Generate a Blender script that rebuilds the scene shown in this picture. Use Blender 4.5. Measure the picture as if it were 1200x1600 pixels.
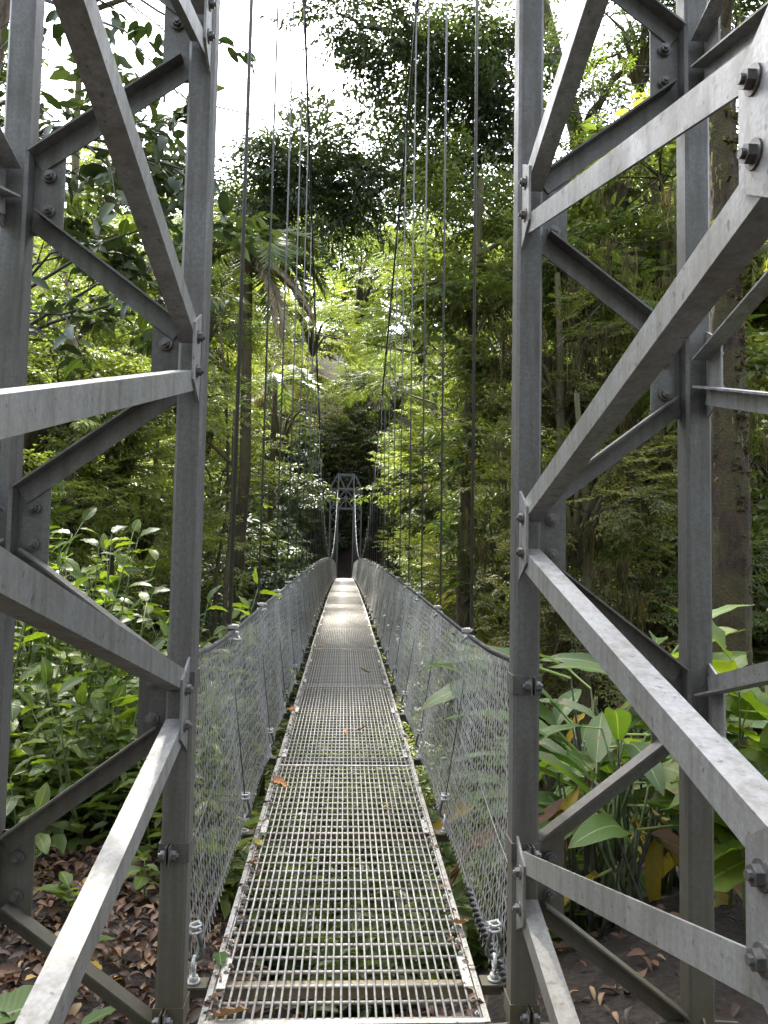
import bpy, math, random
import numpy as np
from mathutils import Vector, Matrix

# ------------------------------------------------------------------ camera, sky, sun, exposure
SC = bpy.context.scene
for o in list(bpy.data.objects):
    bpy.data.objects.remove(o)
COL = SC.collection
RNG = np.random.default_rng(11)
rad = math.radians

CAM = np.array((-0.04, 0.0, 1.59)); YAW, PITCH, ROLL, FPX = rad(2.9), rad(3.5), rad(1.1), 1200.0
_fw = np.array((math.sin(YAW)*math.cos(PITCH), math.cos(YAW)*math.cos(PITCH), math.sin(PITCH)))
_r0 = np.array((math.cos(YAW), -math.sin(YAW), 0.0)); _u0 = np.cross(_r0, _fw)
_rt = math.cos(ROLL)*_r0 + math.sin(ROLL)*_u0; _up = -math.sin(ROLL)*_r0 + math.cos(ROLL)*_u0
cd = bpy.data.cameras.new('camera'); cam = bpy.data.objects.new('camera', cd); COL.objects.link(cam)
cam.matrix_world = Matrix(((_rt[0], _up[0], -_fw[0], CAM[0]), (_rt[1], _up[1], -_fw[1], CAM[1]), (_rt[2], _up[2], -_fw[2], CAM[2]), (0, 0, 0, 1)))
cd.sensor_fit = 'VERTICAL'; cd.sensor_height = 36.0; cd.lens = FPX/1600*36.0
cd.clip_start = 0.05; cd.clip_end = 2000
SC.camera = cam

SUN_EL, SUN_AZ = rad(57), rad(-16)          # azimuth from the bridge axis, minus = left
world = bpy.data.worlds.new('World'); SC.world = world; world.use_nodes = True
wn = world.node_tree.nodes; wl = world.node_tree.links
bg = wn['Background']
sky = wn.new('ShaderNodeTexSky'); sky.sky_type = 'NISHITA'; sky.sun_disc = False
sky.sun_elevation = SUN_EL; sky.sun_rotation = SUN_AZ
sky.air_density = 1.0; sky.dust_density = 4.0; sky.ozone_density = 1.0; sky.altitude = 500
hs = wn.new('ShaderNodeHueSaturation'); hs.inputs['Saturation'].default_value = 0.4       # thin white cloud takes the blue out
wl.new(sky.outputs[0], hs.inputs['Color']); wl.new(hs.outputs[0], bg.inputs[0]); bg.inputs[1].default_value = 0.15
sd = bpy.data.lights.new('sun', 'SUN'); sun = bpy.data.objects.new('sun', sd); COL.objects.link(sun)
sd.energy = 2.8; sd.angle = rad(5); sd.color = (1.0, 0.95, 0.86)
_sv = Vector((math.sin(SUN_AZ)*math.cos(SUN_EL), math.cos(SUN_AZ)*math.cos(SUN_EL), math.sin(SUN_EL)))
sun.rotation_euler = _sv.to_track_quat('Z', 'Y').to_euler()
sun.location = (-10, 30, 60)
SC.view_settings.view_transform = 'Standard'; SC.view_settings.look = 'None'
SC.view_settings.exposure = 3.1; SC.view_settings.gamma = 1.0; SC.view_settings.use_curve_mapping = False
SC.render.engine = 'CYCLES'
SC.cycles.use_denoising = True
SC.cycles.max_bounces = 8; SC.cycles.diffuse_bounces = 4; SC.cycles.glossy_bounces = 3
SC.cycles.transmission_bounces = 5; SC.cycles.transparent_max_bounces = 6
SC.cycles.sample_clamp_indirect = 6.0

def at(px, py, Y):
    """the place in the world seen at a spot of the photograph, Y metres ahead"""
    d = _fw + _rt*((px-600)/FPX) + _up*((800-py)/FPX)
    return CAM + d*(Y/d[1])

# ------------------------------------------------------------------ materials
MATS = {}
def new_mat(name):
    m = bpy.data.materials.new(name); m.use_nodes = True
    MATS[name] = m
    return m, m.node_tree.nodes, m.node_tree.links, m.node_tree.nodes['Principled BSDF']
def ramp(nodes, stops):
    r = nodes.new('ShaderNodeValToRGB'); el = r.color_ramp.elements
    while len(el) < len(stops): el.new(0.5)
    for e, (p, c) in zip(el, stops):
        e.position = p; e.color = (*c, 1) if len(c) == 3 else c
    return r
def noise(nodes, links, scale, detail=4, rough=0.55, vec=None, kind='Object'):
    n = nodes.new('ShaderNodeTexNoise'); n.inputs['Scale'].default_value = scale
    n.inputs['Detail'].default_value = detail; n.inputs['Roughness'].default_value = rough
    if vec is None:
        t = nodes.new('ShaderNodeTexCoord'); vec = t.outputs[kind]
    links.new(vec, n.inputs['Vector'])
    return n
def mix(nodes, links, fac, a, b, mode='MIX'):
    m = nodes.new('ShaderNodeMix'); m.data_type = 'RGBA'; m.blend_type = mode
    for s, v in ((m.inputs[0], fac), (m.inputs[6], a), (m.inputs[7], b)):
        if hasattr(v, 'is_linked') or hasattr(v, 'links'): links.new(v, s)
        else: s.default_value = v if not isinstance(v, tuple) else (*v, 1)
    return m.outputs[2]
def bump(nodes, links, bs, height, strength, dist=0.01):
    b = nodes.new('ShaderNodeBump'); b.inputs['Strength'].default_value = strength; b.inputs['Distance'].default_value = dist
    links.new(height, b.inputs['Height']); links.new(b.outputs[0], bs.inputs['Normal'])

def steel(name, lo, hi, stain, metallic=0.55, rough=0.5, stain_amt=0.55, dirt=False):
    lo, hi, stain = (tuple(0.87*x for x in q) for q in (lo, hi, stain))
    m, n, l, b = new_mat(name)
    tc = n.new('ShaderNodeTexCoord')
    mp = n.new('ShaderNodeMapping'); l.new(tc.outputs['Object'], mp.inputs[0])
    sp = noise(n, l, 95, 3, 0.6, mp.outputs[0])                       # zinc spangle
    r1 = ramp(n, ((0.3, lo), (0.7, hi))); l.new(sp.outputs[0], r1.inputs[0])
    big = noise(n, l, 6, 5, 0.62, mp.outputs[0])
    r2 = ramp(n, ((0.44, (0, 0, 0)), (0.72, (stain_amt,)*3))); l.new(big.outputs[0], r2.inputs[0])
    mp2 = n.new('ShaderNodeMapping'); mp2.inputs['Scale'].default_value = (30, 30, 2.2); l.new(tc.outputs['Object'], mp2.inputs[0])
    run = noise(n, l, 1.0, 4, 0.6, mp2.outputs[0])
    r3 = ramp(n, ((0.45, (0, 0, 0)), (0.72, (0.75,)*3))); l.new(run.outputs[0], r3.inputs[0])
    c = mix(n, l, r2.outputs[0], r1.outputs[0], stain)
    c = mix(n, l, r3.outputs[0], c, tuple(x*0.72 for x in stain))
    spk = noise(n, l, 48, 2, 0.5, mp.outputs[0])
    r4 = ramp(n, ((0.66, (0, 0, 0)), (0.72, (0.75,)*3))); l.new(spk.outputs[0], r4.inputs[0])
    c = mix(n, l, r4.outputs[0], c, (0.09, 0.085, 0.075))
    oi = n.new('ShaderNodeObjectInfo'); orr = ramp(n, ((0.0, (0.82,)*3), (1.0, (1.14,)*3))); l.new(oi.outputs['Random'], orr.inputs[0])
    c = mix(n, l, 1.0, c, orr.outputs[0], 'MULTIPLY')
    if dirt:                                              # algae and splashed soil low on the posts
        sz = n.new('ShaderNodeSeparateXYZ'); l.new(tc.outputs['Object'], sz.inputs[0])
        dz = n.new('ShaderNodeMath'); dz.operation = 'MULTIPLY_ADD'; l.new(big.outputs[0], dz.inputs[0]); dz.inputs[1].default_value = 2.6; l.new(sz.outputs[2], dz.inputs[2])
        dr = ramp(n, ((0.32, (0.85,)*3), (0.62, (0, 0, 0)))); dm = n.new('ShaderNodeMath'); dm.operation = 'MULTIPLY'; dm.inputs[1].default_value = 0.25; l.new(dz.outputs[0], dm.inputs[0]); l.new(dm.outputs[0], dr.inputs[0])
        c = mix(n, l, dr.outputs[0], c, (0.085, 0.072, 0.042))
        ru = noise(n, l, 11, 6, 0.7, mp.outputs[0]); rr_ = ramp(n, ((0.68, (0, 0, 0)), (0.76, (0.7,)*3))); l.new(ru.outputs[0], rr_.inputs[0])
        c = mix(n, l, rr_.outputs[0], c, (0.11, 0.06, 0.03))
    l.new(c, b.inputs['Base Color']); b.inputs['Metallic'].default_value = metallic
    r5 = ramp(n, ((0.3, (rough-0.1,)*3), (0.7, (rough+0.16,)*3))); l.new(big.outputs[0], r5.inputs[0])
    l.new(r5.outputs[0], b.inputs['Roughness'])
    bump(n, l, b, sp.outputs[0], 0.25, 0.002)
    return m
steel('shaded_steel', (0.108, 0.108, 0.105), (0.168, 0.168, 0.163), (0.11, 0.098, 0.078), 0.35, 0.5, dirt=True)  # darker copy of the tower steel: shade on camera-facing sides put into the colour
steel('lit_steel', (0.25, 0.251, 0.25), (0.37, 0.371, 0.37), (0.22, 0.20, 0.17), 0.35, 0.46, dirt=True)  # paler copy of the same steel, for members that catch the light
steel('grate_steel', (0.37, 0.36, 0.335), (0.50, 0.49, 0.46), (0.27, 0.21, 0.13), 0.2, 0.58, 0.6)
steel('net_steel', (0.38, 0.378, 0.365), (0.54, 0.535, 0.52), (0.22, 0.205, 0.18), 0.4, 0.4)
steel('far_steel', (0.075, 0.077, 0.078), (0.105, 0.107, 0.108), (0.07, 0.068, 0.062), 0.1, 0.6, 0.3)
steel('bolt_steel', (0.10, 0.10, 0.10), (0.22, 0.22, 0.22), (0.15, 0.10, 0.07), 0.6, 0.45)
steel('clip_steel', (0.45, 0.45, 0.44), (0.65, 0.65, 0.64), (0.33, 0.30, 0.26), 0.5, 0.35)
steel('beam_steel', (0.22, 0.17, 0.10), (0.34, 0.28, 0.19), (0.16, 0.12, 0.07), 0.2, 0.6)
def plain(name, col, rough=0.6, metallic=0.0, var=0.3, scale=30, bumpy=0.2):
    m, n, l, b = new_mat(name)
    ns = noise(n, l, scale, 4)
    r = ramp(n, ((0.3, tuple(c*(1-var) for c in col)), (0.7, tuple(c*(1+var) for c in col)))); l.new(ns.outputs[0], r.inputs[0])
    l.new(r.outputs[0], b.inputs['Base Color']); b.inputs['Roughness'].default_value = rough; b.inputs['Metallic'].default_value = metallic
    bump(n, l, b, ns.outputs[0], bumpy, 0.01)
    return m
plain('dark_cable', (0.045, 0.045, 0.048), 0.5, 0.5, 0.3, 200)
plain('grey_cable', (0.085, 0.085, 0.08), 0.5, 0.5, 0.3, 200)
plain('stem_brown', (0.09, 0.062, 0.04), 0.8, 0, 0.4, 20)
plain('stem_green', (0.07, 0.10, 0.03), 0.6, 0, 0.35, 20)
plain('stem_dark', (0.035, 0.035, 0.025), 0.7, 0, 0.35, 20)
plain('concrete', (0.24, 0.22, 0.19), 0.85, 0, 0.25, 8)

def bark(name, a, b_, moss, amt):
    m, n, l, b = new_mat(name)
    tc = n.new('ShaderNodeTexCoord'); mp = n.new('ShaderNodeMapping'); mp.inputs['Scale'].default_value = (9, 9, 1.6); l.new(tc.outputs['Object'], mp.inputs[0])
    fib = noise(n, l, 2.2, 7, 0.65, mp.outputs[0])
    r1 = ramp(n, ((0.38, a), (0.64, b_))); l.new(fib.outputs[0], r1.inputs[0])
    pat = noise(n, l, 2.4, 6, 0.7, tc.outputs['Object'])
    r2 = ramp(n, ((0.62-amt*0.4, (0, 0, 0)), (0.78-amt*0.4, (0.9,)*3))); l.new(pat.outputs[0], r2.inputs[0])
    fine = noise(n, l, 40, 4, 0.7, tc.outputs['Object'])
    r3 = ramp(n, ((0.3, tuple(c*0.45 for c in moss)), (0.7, moss))); l.new(fine.outputs[0], r3.inputs[0])
    c = mix(n, l, r2.outputs[0], r1.outputs[0], r3.outputs[0])
    l.new(c, b.inputs['Base Color']); b.inputs['Roughness'].default_value = 0.9
    ad = n.new('ShaderNodeMath'); ad.operation = 'ADD'; l.new(fib.outputs[0], ad.inputs[0]); l.new(fine.outputs[0], ad.inputs[1])
    bump(n, l, b, ad.outputs[0], 0.9, 0.03)
    return m
bark('bark_brown', (0.009, 0.005, 0.003), (0.048, 0.027, 0.014), (0.065, 0.055, 0.014), 0.55)
bark('bark_moss', (0.03, 0.022, 0.014), (0.11, 0.08, 0.05), (0.085, 0.085, 0.022), 0.5)
bark('bark_pale', (0.10, 0.075, 0.055), (0.24, 0.18, 0.14), (0.12, 0.13, 0.06), 0.15)

def leaf_mat(name, stops, trans=0.5, rough=0.42, tcol=(1.35, 1.4, 0.6), veins=False, objvar=0.25):
    m, n, l, b = new_mat(name)
    at_ = n.new('ShaderNodeAttribute'); at_.attribute_name = 'tint'
    oi = n.new('ShaderNodeObjectInfo')
    ma = n.new('ShaderNodeMath'); ma.operation = 'MULTIPLY_ADD'; l.new(oi.outputs['Random'], ma.inputs[0])
    ma.inputs[1].default_value = objvar; l.new(at_.outputs['Fac'], ma.inputs[2])
    mb = n.new('ShaderNodeMath'); mb.operation = 'SUBTRACT'; l.new(ma.outputs[0], mb.inputs[0]); mb.inputs[1].default_value = objvar/2
    r = ramp(n, stops); l.new(mb.outputs[0], r.inputs[0])
    col = r.outputs[0]
    if veins:
        uv = n.new('ShaderNodeAttribute'); uv.attribute_name = 'leafuv'
        sx = n.new('ShaderNodeSeparateXYZ'); l.new(uv.outputs['Vector'], sx.inputs[0])
        av = n.new('ShaderNodeMath'); av.operation = 'ABSOLUTE'; l.new(sx.outputs[1], av.inputs[0])
        mr = ramp(n, ((0.0, (1, 1, 1)), (0.07, (0, 0, 0)))); l.new(av.outputs[0], mr.inputs[0])
        k = n.new('ShaderNodeMath'); k.operation = 'MULTIPLY_ADD'; l.new(av.outputs[0], k.inputs[0]); k.inputs[1].default_value = -0.22; l.new(sx.outputs[0], k.inputs[2])
        s = n.new('ShaderNodeMath'); s.operation = 'MULTIPLY'; l.new(k.outputs[0], s.inputs[0]); s.inputs[1].default_value = veins
        sn = n.new('ShaderNodeMath'); sn.operation = 'SINE'; l.new(s.outputs[0], sn.inputs[0])
        vr = ramp(n, ((0.55, (0, 0, 0)), (1.0, (0.28,)*3))); l.new(sn.outputs[0], vr.inputs[0])
        c2 = mix(n, l, vr.outputs[0], col, (0.10, 0.15, 0.04))
        col = mix(n, l, mr.outputs[0], c2, (0.26, 0.32, 0.12))
        blo = noise(n, l, 9, 4, 0.6)
        br = ramp(n, ((0.62, (0, 0, 0)), (0.69, (0.9,)*3))); l.new(blo.outputs[0], br.inputs[0])
        col = mix(n, l, br.outputs[0], col, (0.13, 0.10, 0.03))
        ed = n.new('ShaderNodeMath'); ed.operation = 'MULTIPLY_ADD'; l.new(blo.outputs[0], ed.inputs[0]); ed.inputs[1].default_value = 0.9; l.new(av.outputs[0], ed.inputs[2])
        er = ramp(n, ((0.70, (0, 0, 0)), (0.78, (0.85,)*3))); eh = n.new('ShaderNodeMath'); eh.operation = 'MULTIPLY'; eh.inputs[1].default_value = 0.5; l.new(ed.outputs[0], eh.inputs[0]); l.new(eh.outputs[0], er.inputs[0])
        col = mix(n, l, er.outputs[0], col, (0.15, 0.10, 0.035))          # browned edges
        bump(n, l, b, sn.outputs[0], 0.12, 0.003)
    l.new(col, b.inputs['Base Color']); b.inputs['Roughness'].default_value = rough
    b.inputs['Specular IOR Level'].default_value = 0.38
    t = n.new('ShaderNodeBsdfTranslucent')
    tc_ = mix(n, l, 1.0, col, tcol, 'MULTIPLY'); l.new(tc_, t.inputs[0])
    ms = n.new('ShaderNodeMixShader'); ms.inputs[0].default_value = trans
    l.new(b.outputs[0], ms.inputs[1]); l.new(t.outputs[0], ms.inputs[2])
    l.new(ms.outputs[0], n['Material Output'].inputs[0])
    return m
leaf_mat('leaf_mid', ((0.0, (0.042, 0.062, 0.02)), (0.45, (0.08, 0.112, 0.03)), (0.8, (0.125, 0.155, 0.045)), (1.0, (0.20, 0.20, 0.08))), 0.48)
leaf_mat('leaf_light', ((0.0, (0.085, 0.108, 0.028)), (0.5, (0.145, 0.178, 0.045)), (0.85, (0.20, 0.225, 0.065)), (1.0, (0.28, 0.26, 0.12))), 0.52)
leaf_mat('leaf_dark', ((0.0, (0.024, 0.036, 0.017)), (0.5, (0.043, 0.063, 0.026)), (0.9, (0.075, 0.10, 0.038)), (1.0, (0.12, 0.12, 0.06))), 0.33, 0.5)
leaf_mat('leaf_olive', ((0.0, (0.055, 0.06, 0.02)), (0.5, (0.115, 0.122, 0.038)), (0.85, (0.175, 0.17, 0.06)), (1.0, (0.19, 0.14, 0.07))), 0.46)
leaf_mat('silhouette_leaf', ((0.0, (0.018, 0.032, 0.013)), (0.6, (0.03, 0.05, 0.018)), (1.0, (0.05, 0.075, 0.022))), 0.22, 0.34, objvar=0.8)  # backlit darkness against the sky put into the leaf colour
leaf_mat('moss', ((0.0, (0.028, 0.024, 0.009)), (0.5, (0.055, 0.048, 0.015)), (1.0, (0.095, 0.075, 0.028))), 0.4, 0.9)
leaf_mat('dry_frond', ((0.0, (0.13, 0.10, 0.06)), (0.6, (0.26, 0.21, 0.13)), (1.0, (0.36, 0.31, 0.21))), 0.35, 0.7, (1, 0.95, 0.75))
leaf_mat('palm_green', ((0.0, (0.06, 0.09, 0.03)), (0.6, (0.12, 0.16, 0.06)), (1.0, (0.20, 0.21, 0.09))), 0.4, 0.4)
leaf_mat('litter', ((0.0, (0.02, 0.012, 0.007)), (0.4, (0.06, 0.03, 0.016)), (0.7, (0.12, 0.058, 0.028)), (0.9, (0.18, 0.105, 0.055)), (0.975, (0.26, 0.18, 0.09)), (1.0, (0.40, 0.26, 0.06))), 0.15, 0.55, (1, 0.8, 0.5), objvar=0.0)
leaf_mat('big_leaf', ((0.0, (0.035, 0.075, 0.018)), (0.6, (0.06, 0.115, 0.026)), (1.0, (0.10, 0.155, 0.035))), 0.42, 0.5, (1.5, 1.6, 0.45), veins=80, objvar=0.8)
leaf_mat('bright_leaf', ((0.0, (0.07, 0.12, 0.018)), (0.6, (0.11, 0.17, 0.024)), (1.0, (0.17, 0.215, 0.04))), 0.55, 0.46, (1.6, 1.6, 0.4), veins=42, objvar=0.8)
leaf_mat('shrub_leaf', ((0.0, (0.038, 0.062, 0.016)), (0.6, (0.07, 0.108, 0.026)), (1.0, (0.13, 0.17, 0.042))), 0.45, 0.38, (1.6, 1.7, 0.45), veins=46, objvar=0.9)
leaf_mat('yellow_leaf', ((0.0, (0.28, 0.17, 0.02)), (0.6, (0.38, 0.27, 0.03)), (1.0, (0.42, 0.36, 0.08))), 0.4, 0.5, (1.1, 1, 0.5), veins=46, objvar=0.8)
leaf_mat('brown_leaf', ((0.0, (0.10, 0.05, 0.03)), (0.6, (0.17, 0.09, 0.05)), (1.0, (0.26, 0.16, 0.09))), 0.2, 0.6, (1, 0.8, 0.5), veins=46, objvar=0.8)
leaf_mat('orange_leaf', ((0.0, (0.34, 0.11, 0.04)), (1.0, (0.46, 0.19, 0.07))), 0.2, 0.6, (1, 0.8, 0.5), veins=46, objvar=0.5)

def soil():
    m, n, l, b = new_mat('soil')
    tc = n.new('ShaderNodeTexCoord')
    a = noise(n, l, 3.0, 8, 0.65, tc.outputs['Object']); f = noise(n, l, 38, 5, 0.7, tc.outputs['Object'])
    vo = n.new('ShaderNodeTexVoronoi'); vo.inputs['Scale'].default_value = 22; l.new(tc.outputs['Object'], vo.inputs['Vector'])
    r = ramp(n, ((0.3, (0.013, 0.0085, 0.006)), (0.55, (0.032, 0.022, 0.016)), (0.75, (0.06, 0.042, 0.03)))); l.new(f.outputs[0], r.inputs[0])
    r2 = ramp(n, ((0.35, (0.55, 0.5, 0.45)), (0.7, (1.1, 1.05, 1.0)))); l.new(a.outputs[0], r2.inputs[0])
    c = mix(n, l, 1.0, r.outputs[0], r2.outputs[0], 'MULTIPLY')
    l.new(c, b.inputs['Base Color']); b.inputs['Roughness'].default_value = 0.95
    ad = n.new('ShaderNodeMath'); ad.operation = 'ADD'; l.new(f.outputs[0], ad.inputs[0]); l.new(vo.outputs['Distance'], ad.inputs[1])
    bump(n, l, b, ad.outputs[0], 0.8, 0.03)
soil()

# ------------------------------------------------------------------ mesh helpers
def unit(v):
    v = np.asarray(v, float); return v/np.linalg.norm(v)
class MB:
    """collects shapes; build() links them as one mesh object"""
    def __init__(s): s.v = []; s.f = []; s.smooth = []
    def add(s, v, f, smooth=False):
        k = len(s.v); s.v += [tuple(map(float, p)) for p in v]; s.f += [tuple(k+i for i in q) for q in f]; s.smooth += [smooth]*len(f); return s
    def box(s, c, h, ax=None):
        c = np.asarray(c, float); ax = np.eye(3) if ax is None else np.asarray(ax, float)
        p = [c + ax[0]*h[0]*i + ax[1]*h[1]*j + ax[2]*h[2]*k for i in (-1, 1) for j in (-1, 1) for k in (-1, 1)]
        return s.add(p, ((0, 1, 3, 2), (4, 6, 7, 5), (0, 4, 5, 1), (2, 3, 7, 6), (0, 2, 6, 4), (1, 5, 7, 3)))
    def bar(s, p0, p1, prof, U, W):
        """extrude a closed profile (list of (u,w)) along p0-p1"""
        p0, p1, U, W = (np.asarray(x, float) for x in (p0, p1, U, W)); n = len(prof)
        a = [p0 + U*u + W*w for u, w in prof]; b = [p1 + U*u + W*w for u, w in prof]
        f = [(i, (i+1) % n, n+(i+1) % n, n+i) for i in range(n)]
        return s.add(a+b, f + [tuple(range(n))[::-1], tuple(range(n, 2*n))])
    def prism(s, pts, nrm, t):
        nrm = np.asarray(nrm, float); pts = [np.asarray(p, float) for p in pts]; n = len(pts)
        v = [p - nrm*t/2 for p in pts] + [p + nrm*t/2 for p in pts]
        return s.add(v, [(i, (i+1) % n, n+(i+1) % n, n+i) for i in range(n)] + [tuple(range(n))[::-1], tuple(range(n, 2*n))])
    def tube(s, pts, r, sides=6, cap=True):
        pts = np.asarray(pts, float); n = len(pts); r = np.broadcast_to(np.asarray(r, float), (n,))
        tn = np.gradient(pts, axis=0); tn /= np.linalg.norm(tn, axis=1)[:, None] + 1e-12
        ref = np.array((0, 0, 1.0)) if abs(tn[0][2]) < 0.9 else np.array((1.0, 0, 0))
        v = []; x = np.cross(tn[0], ref); x /= np.linalg.norm(x)
        for i in range(n):
            x = x - tn[i]*(x @ tn[i]); x /= np.linalg.norm(x)+1e-12; y = np.cross(tn[i], x)
            for k in range(sides):
                a = 2*math.pi*k/sides; v.append(pts[i] + (x*math.cos(a)+y*math.sin(a))*r[i])
        f = [(i*sides+k, i*sides+(k+1) % sides, (i+1)*sides+(k+1) % sides, (i+1)*sides+k) for i in range(n-1) for k in range(sides)]
        s.add(v, f, True)
        if cap:
            k = len(s.v)-n*sides
            s.f += [tuple(k+i for i in range(sides))[::-1], tuple(k+(n-1)*sides+i for i in range(sides))]; s.smooth += [False]*2
        return s
    def mesh(s, name, mat, origin=(0, 0, 0)):
        me = bpy.data.meshes.new(name); o = np.asarray(origin, float)
        me.from_pydata((np.asarray(s.v, float)-o).tolist() if len(s.v) else [], [], s.f)
        me.polygons.foreach_set('use_smooth', s.smooth); me.materials.append(MATS[mat]); me.update()
        return me
    def build(s, name, mat, parent=None, origin=None, **kw):
        og = org(parent) if origin is None else origin
        return link(name, s.mesh(name, mat, og), parent, **kw)
ORG = {}
def org(p):
    return ORG.get(p.name, (0, 0, 0)) if p is not None else (0, 0, 0)
def link(name, me, parent=None, loc=None, rot=None, scale=None, **props):
    o = bpy.data.objects.new(name, me); COL.objects.link(o)
    if parent is not None:
        o.parent = parent; ORG[o.name] = org(parent)
    if loc is not None: o.location = loc
    if rot is not None: o.rotation_euler = rot
    if scale is not None: o.scale = (scale,)*3 if np.isscalar(scale) else scale
    for k, v in props.items(): o[k] = v
    return o
def tag(o, label, cat, group=None, kind=None):
    o['label'] = label; o['category'] = cat
    if group: o['group'] = group
    if kind: o['kind'] = kind
    return o
def thing(name, label, cat, loc=(0, 0, 0), rotz=0.0, group=None):
    o = bpy.data.objects.new(name, None); COL.objects.link(o); o.location = tuple(map(float, loc)); o.rotation_euler = (0, 0, rotz)
    o.empty_display_size = 0.1; ORG[o.name] = tuple(map(float, loc))
    return tag(o, label, cat, group)
def arrays_mesh(name, V, F, mat, tint=None, uv=None, smooth=False):
    """V (n,3); F (m,k) faces of one size, or a list of such arrays"""
    Fs = F if isinstance(F, list) else [F]
    me = bpy.data.meshes.new(name); me.vertices.add(len(V)); me.vertices.foreach_set('co', np.ascontiguousarray(V, np.float32).ravel())
    nl = sum(f.size for f in Fs); nf = sum(len(f) for f in Fs)
    me.loops.add(nl); me.polygons.add(nf)
    me.loops.foreach_set('vertex_index', np.concatenate([f.ravel() for f in Fs]).astype(np.int32))
    tot = np.concatenate([np.full(len(f), f.shape[1], np.int32) for f in Fs])
    me.polygons.foreach_set('loop_start', (np.cumsum(tot)-tot).astype(np.int32))
    if smooth: me.polygons.foreach_set('use_smooth', np.ones(nf, bool))
    if tint is not None:
        a = me.attributes.new('tint', 'FLOAT', 'POINT'); a.data.foreach_set('value', np.ascontiguousarray(tint, np.float32))
    if uv is not None:
        a = me.attributes.new('leafuv', 'FLOAT_VECTOR', 'POINT'); a.data.foreach_set('vector', np.ascontiguousarray(uv, np.float32).ravel())
    me.materials.append(MATS[mat]); me.update(calc_edges=True); me.validate()
    return me
def smoothstep(a, b, x):
    t = np.clip((x-a)/(b-a), 0, 1); return t*t*(3-2*t)

# ------------------------------------------------------------------ terrain
def ground(x, y):
    x = np.asarray(x, float); y = np.asarray(y, float)
    edge = np.where(x < 0, 5.2 + 0.85*np.clip(-x-1.2, 0, None), 3.55 + 0.8*np.clip(x-1.2, 0, None))
    mid = np.exp(-(x/0.75)**2); edge = edge*(1-mid) + 3.0*mid
    z = -0.16 - 0.30*mid
    drop = smoothstep(0, 1, (y-edge)/22.0)
    z = z - np.clip(y-edge, 0, 3)*0.33*(1-smoothstep(0, 14, y-edge)) - 9.0*drop
    far = 61.0 - 0.35*np.clip(np.abs(x)-2, 0, 30)
    rise = smoothstep(0, 1, (y-(far-17))/17.0)
    z = z*(1-rise) + (-0.16)*rise
    z = z + np.clip(y-(far+3.5), 0, 31)*0.98*smoothstep(0, 4, y-(far+3.5))
    side = np.clip(np.abs(x)-9, 0, 60)*0.42*smoothstep(4, 16, y)
    z = z + side
    z = z + 0.05*np.sin(x*2.3+y*1.1)*np.cos(y*1.9-x*0.7)*smoothstep(0.8, 2.2, np.abs(x)) + 0.35*np.sin(x*0.45+1.3)*np.sin(y*0.37)*smoothstep(6, 14, y)*(1-np.exp(-(x/4)**2))
    z = z + 0.10*np.clip(-x-1.6, 0, 5)*smoothstep(2.5, 4.5, y)        # the left bank rises a little
    return z
def build_terrain():
    gx = np.unique(np.concatenate([np.linspace(-6, 6, 110), np.linspace(-30, 30, 100), np.linspace(-220, 220, 60)]))
    gy = np.unique(np.concatenate([np.linspace(-2, 10, 110), np.linspace(-8, 70, 110), np.linspace(-120, 320, 80)]))
    X, Y = np.meshgrid(gx, gy); Z = ground(X, Y) + RNG.normal(0, 0.008, X.shape)
    nx, ny = len(gx), len(gy); idx = np.arange(nx*ny).reshape(ny, nx)
    F = np.stack([idx[:-1, :-1], idx[:-1, 1:], idx[1:, 1:], idx[1:, :-1]], -1).reshape(-1, 4)
    me = arrays_mesh('ground', np.stack([X, Y, Z], -1).reshape(-1, 3), F, 'soil', smooth=True)
    o = link('ground', me); tag(o, 'brown forest soil of the banks, ravine and hillside', 'ground', kind='structure')
build_terrain()

# ------------------------------------------------------------------ suspension bridge
Y0, Y1, CAMBER = 2.72, 61.0, 0.47
def deck_z(y):
    t = np.clip((np.asarray(y, float)-Y0)/(Y1-Y0), 0, 1); return 4*CAMBER*t*(1-t)
STATIONS = 3.02 + 1.465*np.arange(40)
STATIONS = STATIONS[STATIONS < Y1-0.4]
ORD = ['first', 'second', 'third', 'fourth', 'fifth', 'sixth', 'seventh', 'eighth', 'ninth', 'tenth', 'eleventh', 'twelfth', 'thirteenth', 'fourteenth',
       'fifteenth', 'sixteenth', 'seventeenth', 'eighteenth', 'nineteenth']
def ordinal(i):
    if i < 19: return ORD[i]
    tens = {2: 'twent', 3: 'thirt', 4: 'fort'}[(i+1)//10]; u = (i+1) % 10
    return tens+'ieth' if u == 0 else tens+'y-'+ORD[u-1]

TB = 0.045                                   # half width of a tower post
def bolt_mesh(name='bolt', r=0.016, mat='bolt_steel'):
    b = MB(); b.tube([(0, 0, 0), (0, 0, 0.004)], r*1.45, 14); b.tube([(0, 0, 0.0035), (0, 0, 0.017)], r, 6); b.tube([(0, 0, 0.0165), (0, 0, 0.024)], r*0.5, 8)
    me = b.mesh(name, mat); me.polygons.foreach_set('use_smooth', [False]*len(me.polygons)); return me
BOLT = bolt_mesh()
def put_bolt(parent, p, axis):
    q = Vector(axis).to_track_quat('Z', 'Y')
    o = link('bolt', BOLT, parent); o.location = Vector(p)-Vector(org(parent)); o.rotation_mode = 'QUATERNION'; o.rotation_quaternion = q
    return o
Lw, Lt = 0.033, 0.007
def ell(flip): # flange at upper (+u) or lower edge, standing out along +w
    p = [(-Lw, 0), (Lw, 0), (Lw, 0.06), (Lw-Lt, 0.06), (Lw-Lt, Lt), (-Lw, Lt)]
    return p if not flip else [(-u, w) for u, w in p][::-1]
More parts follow.
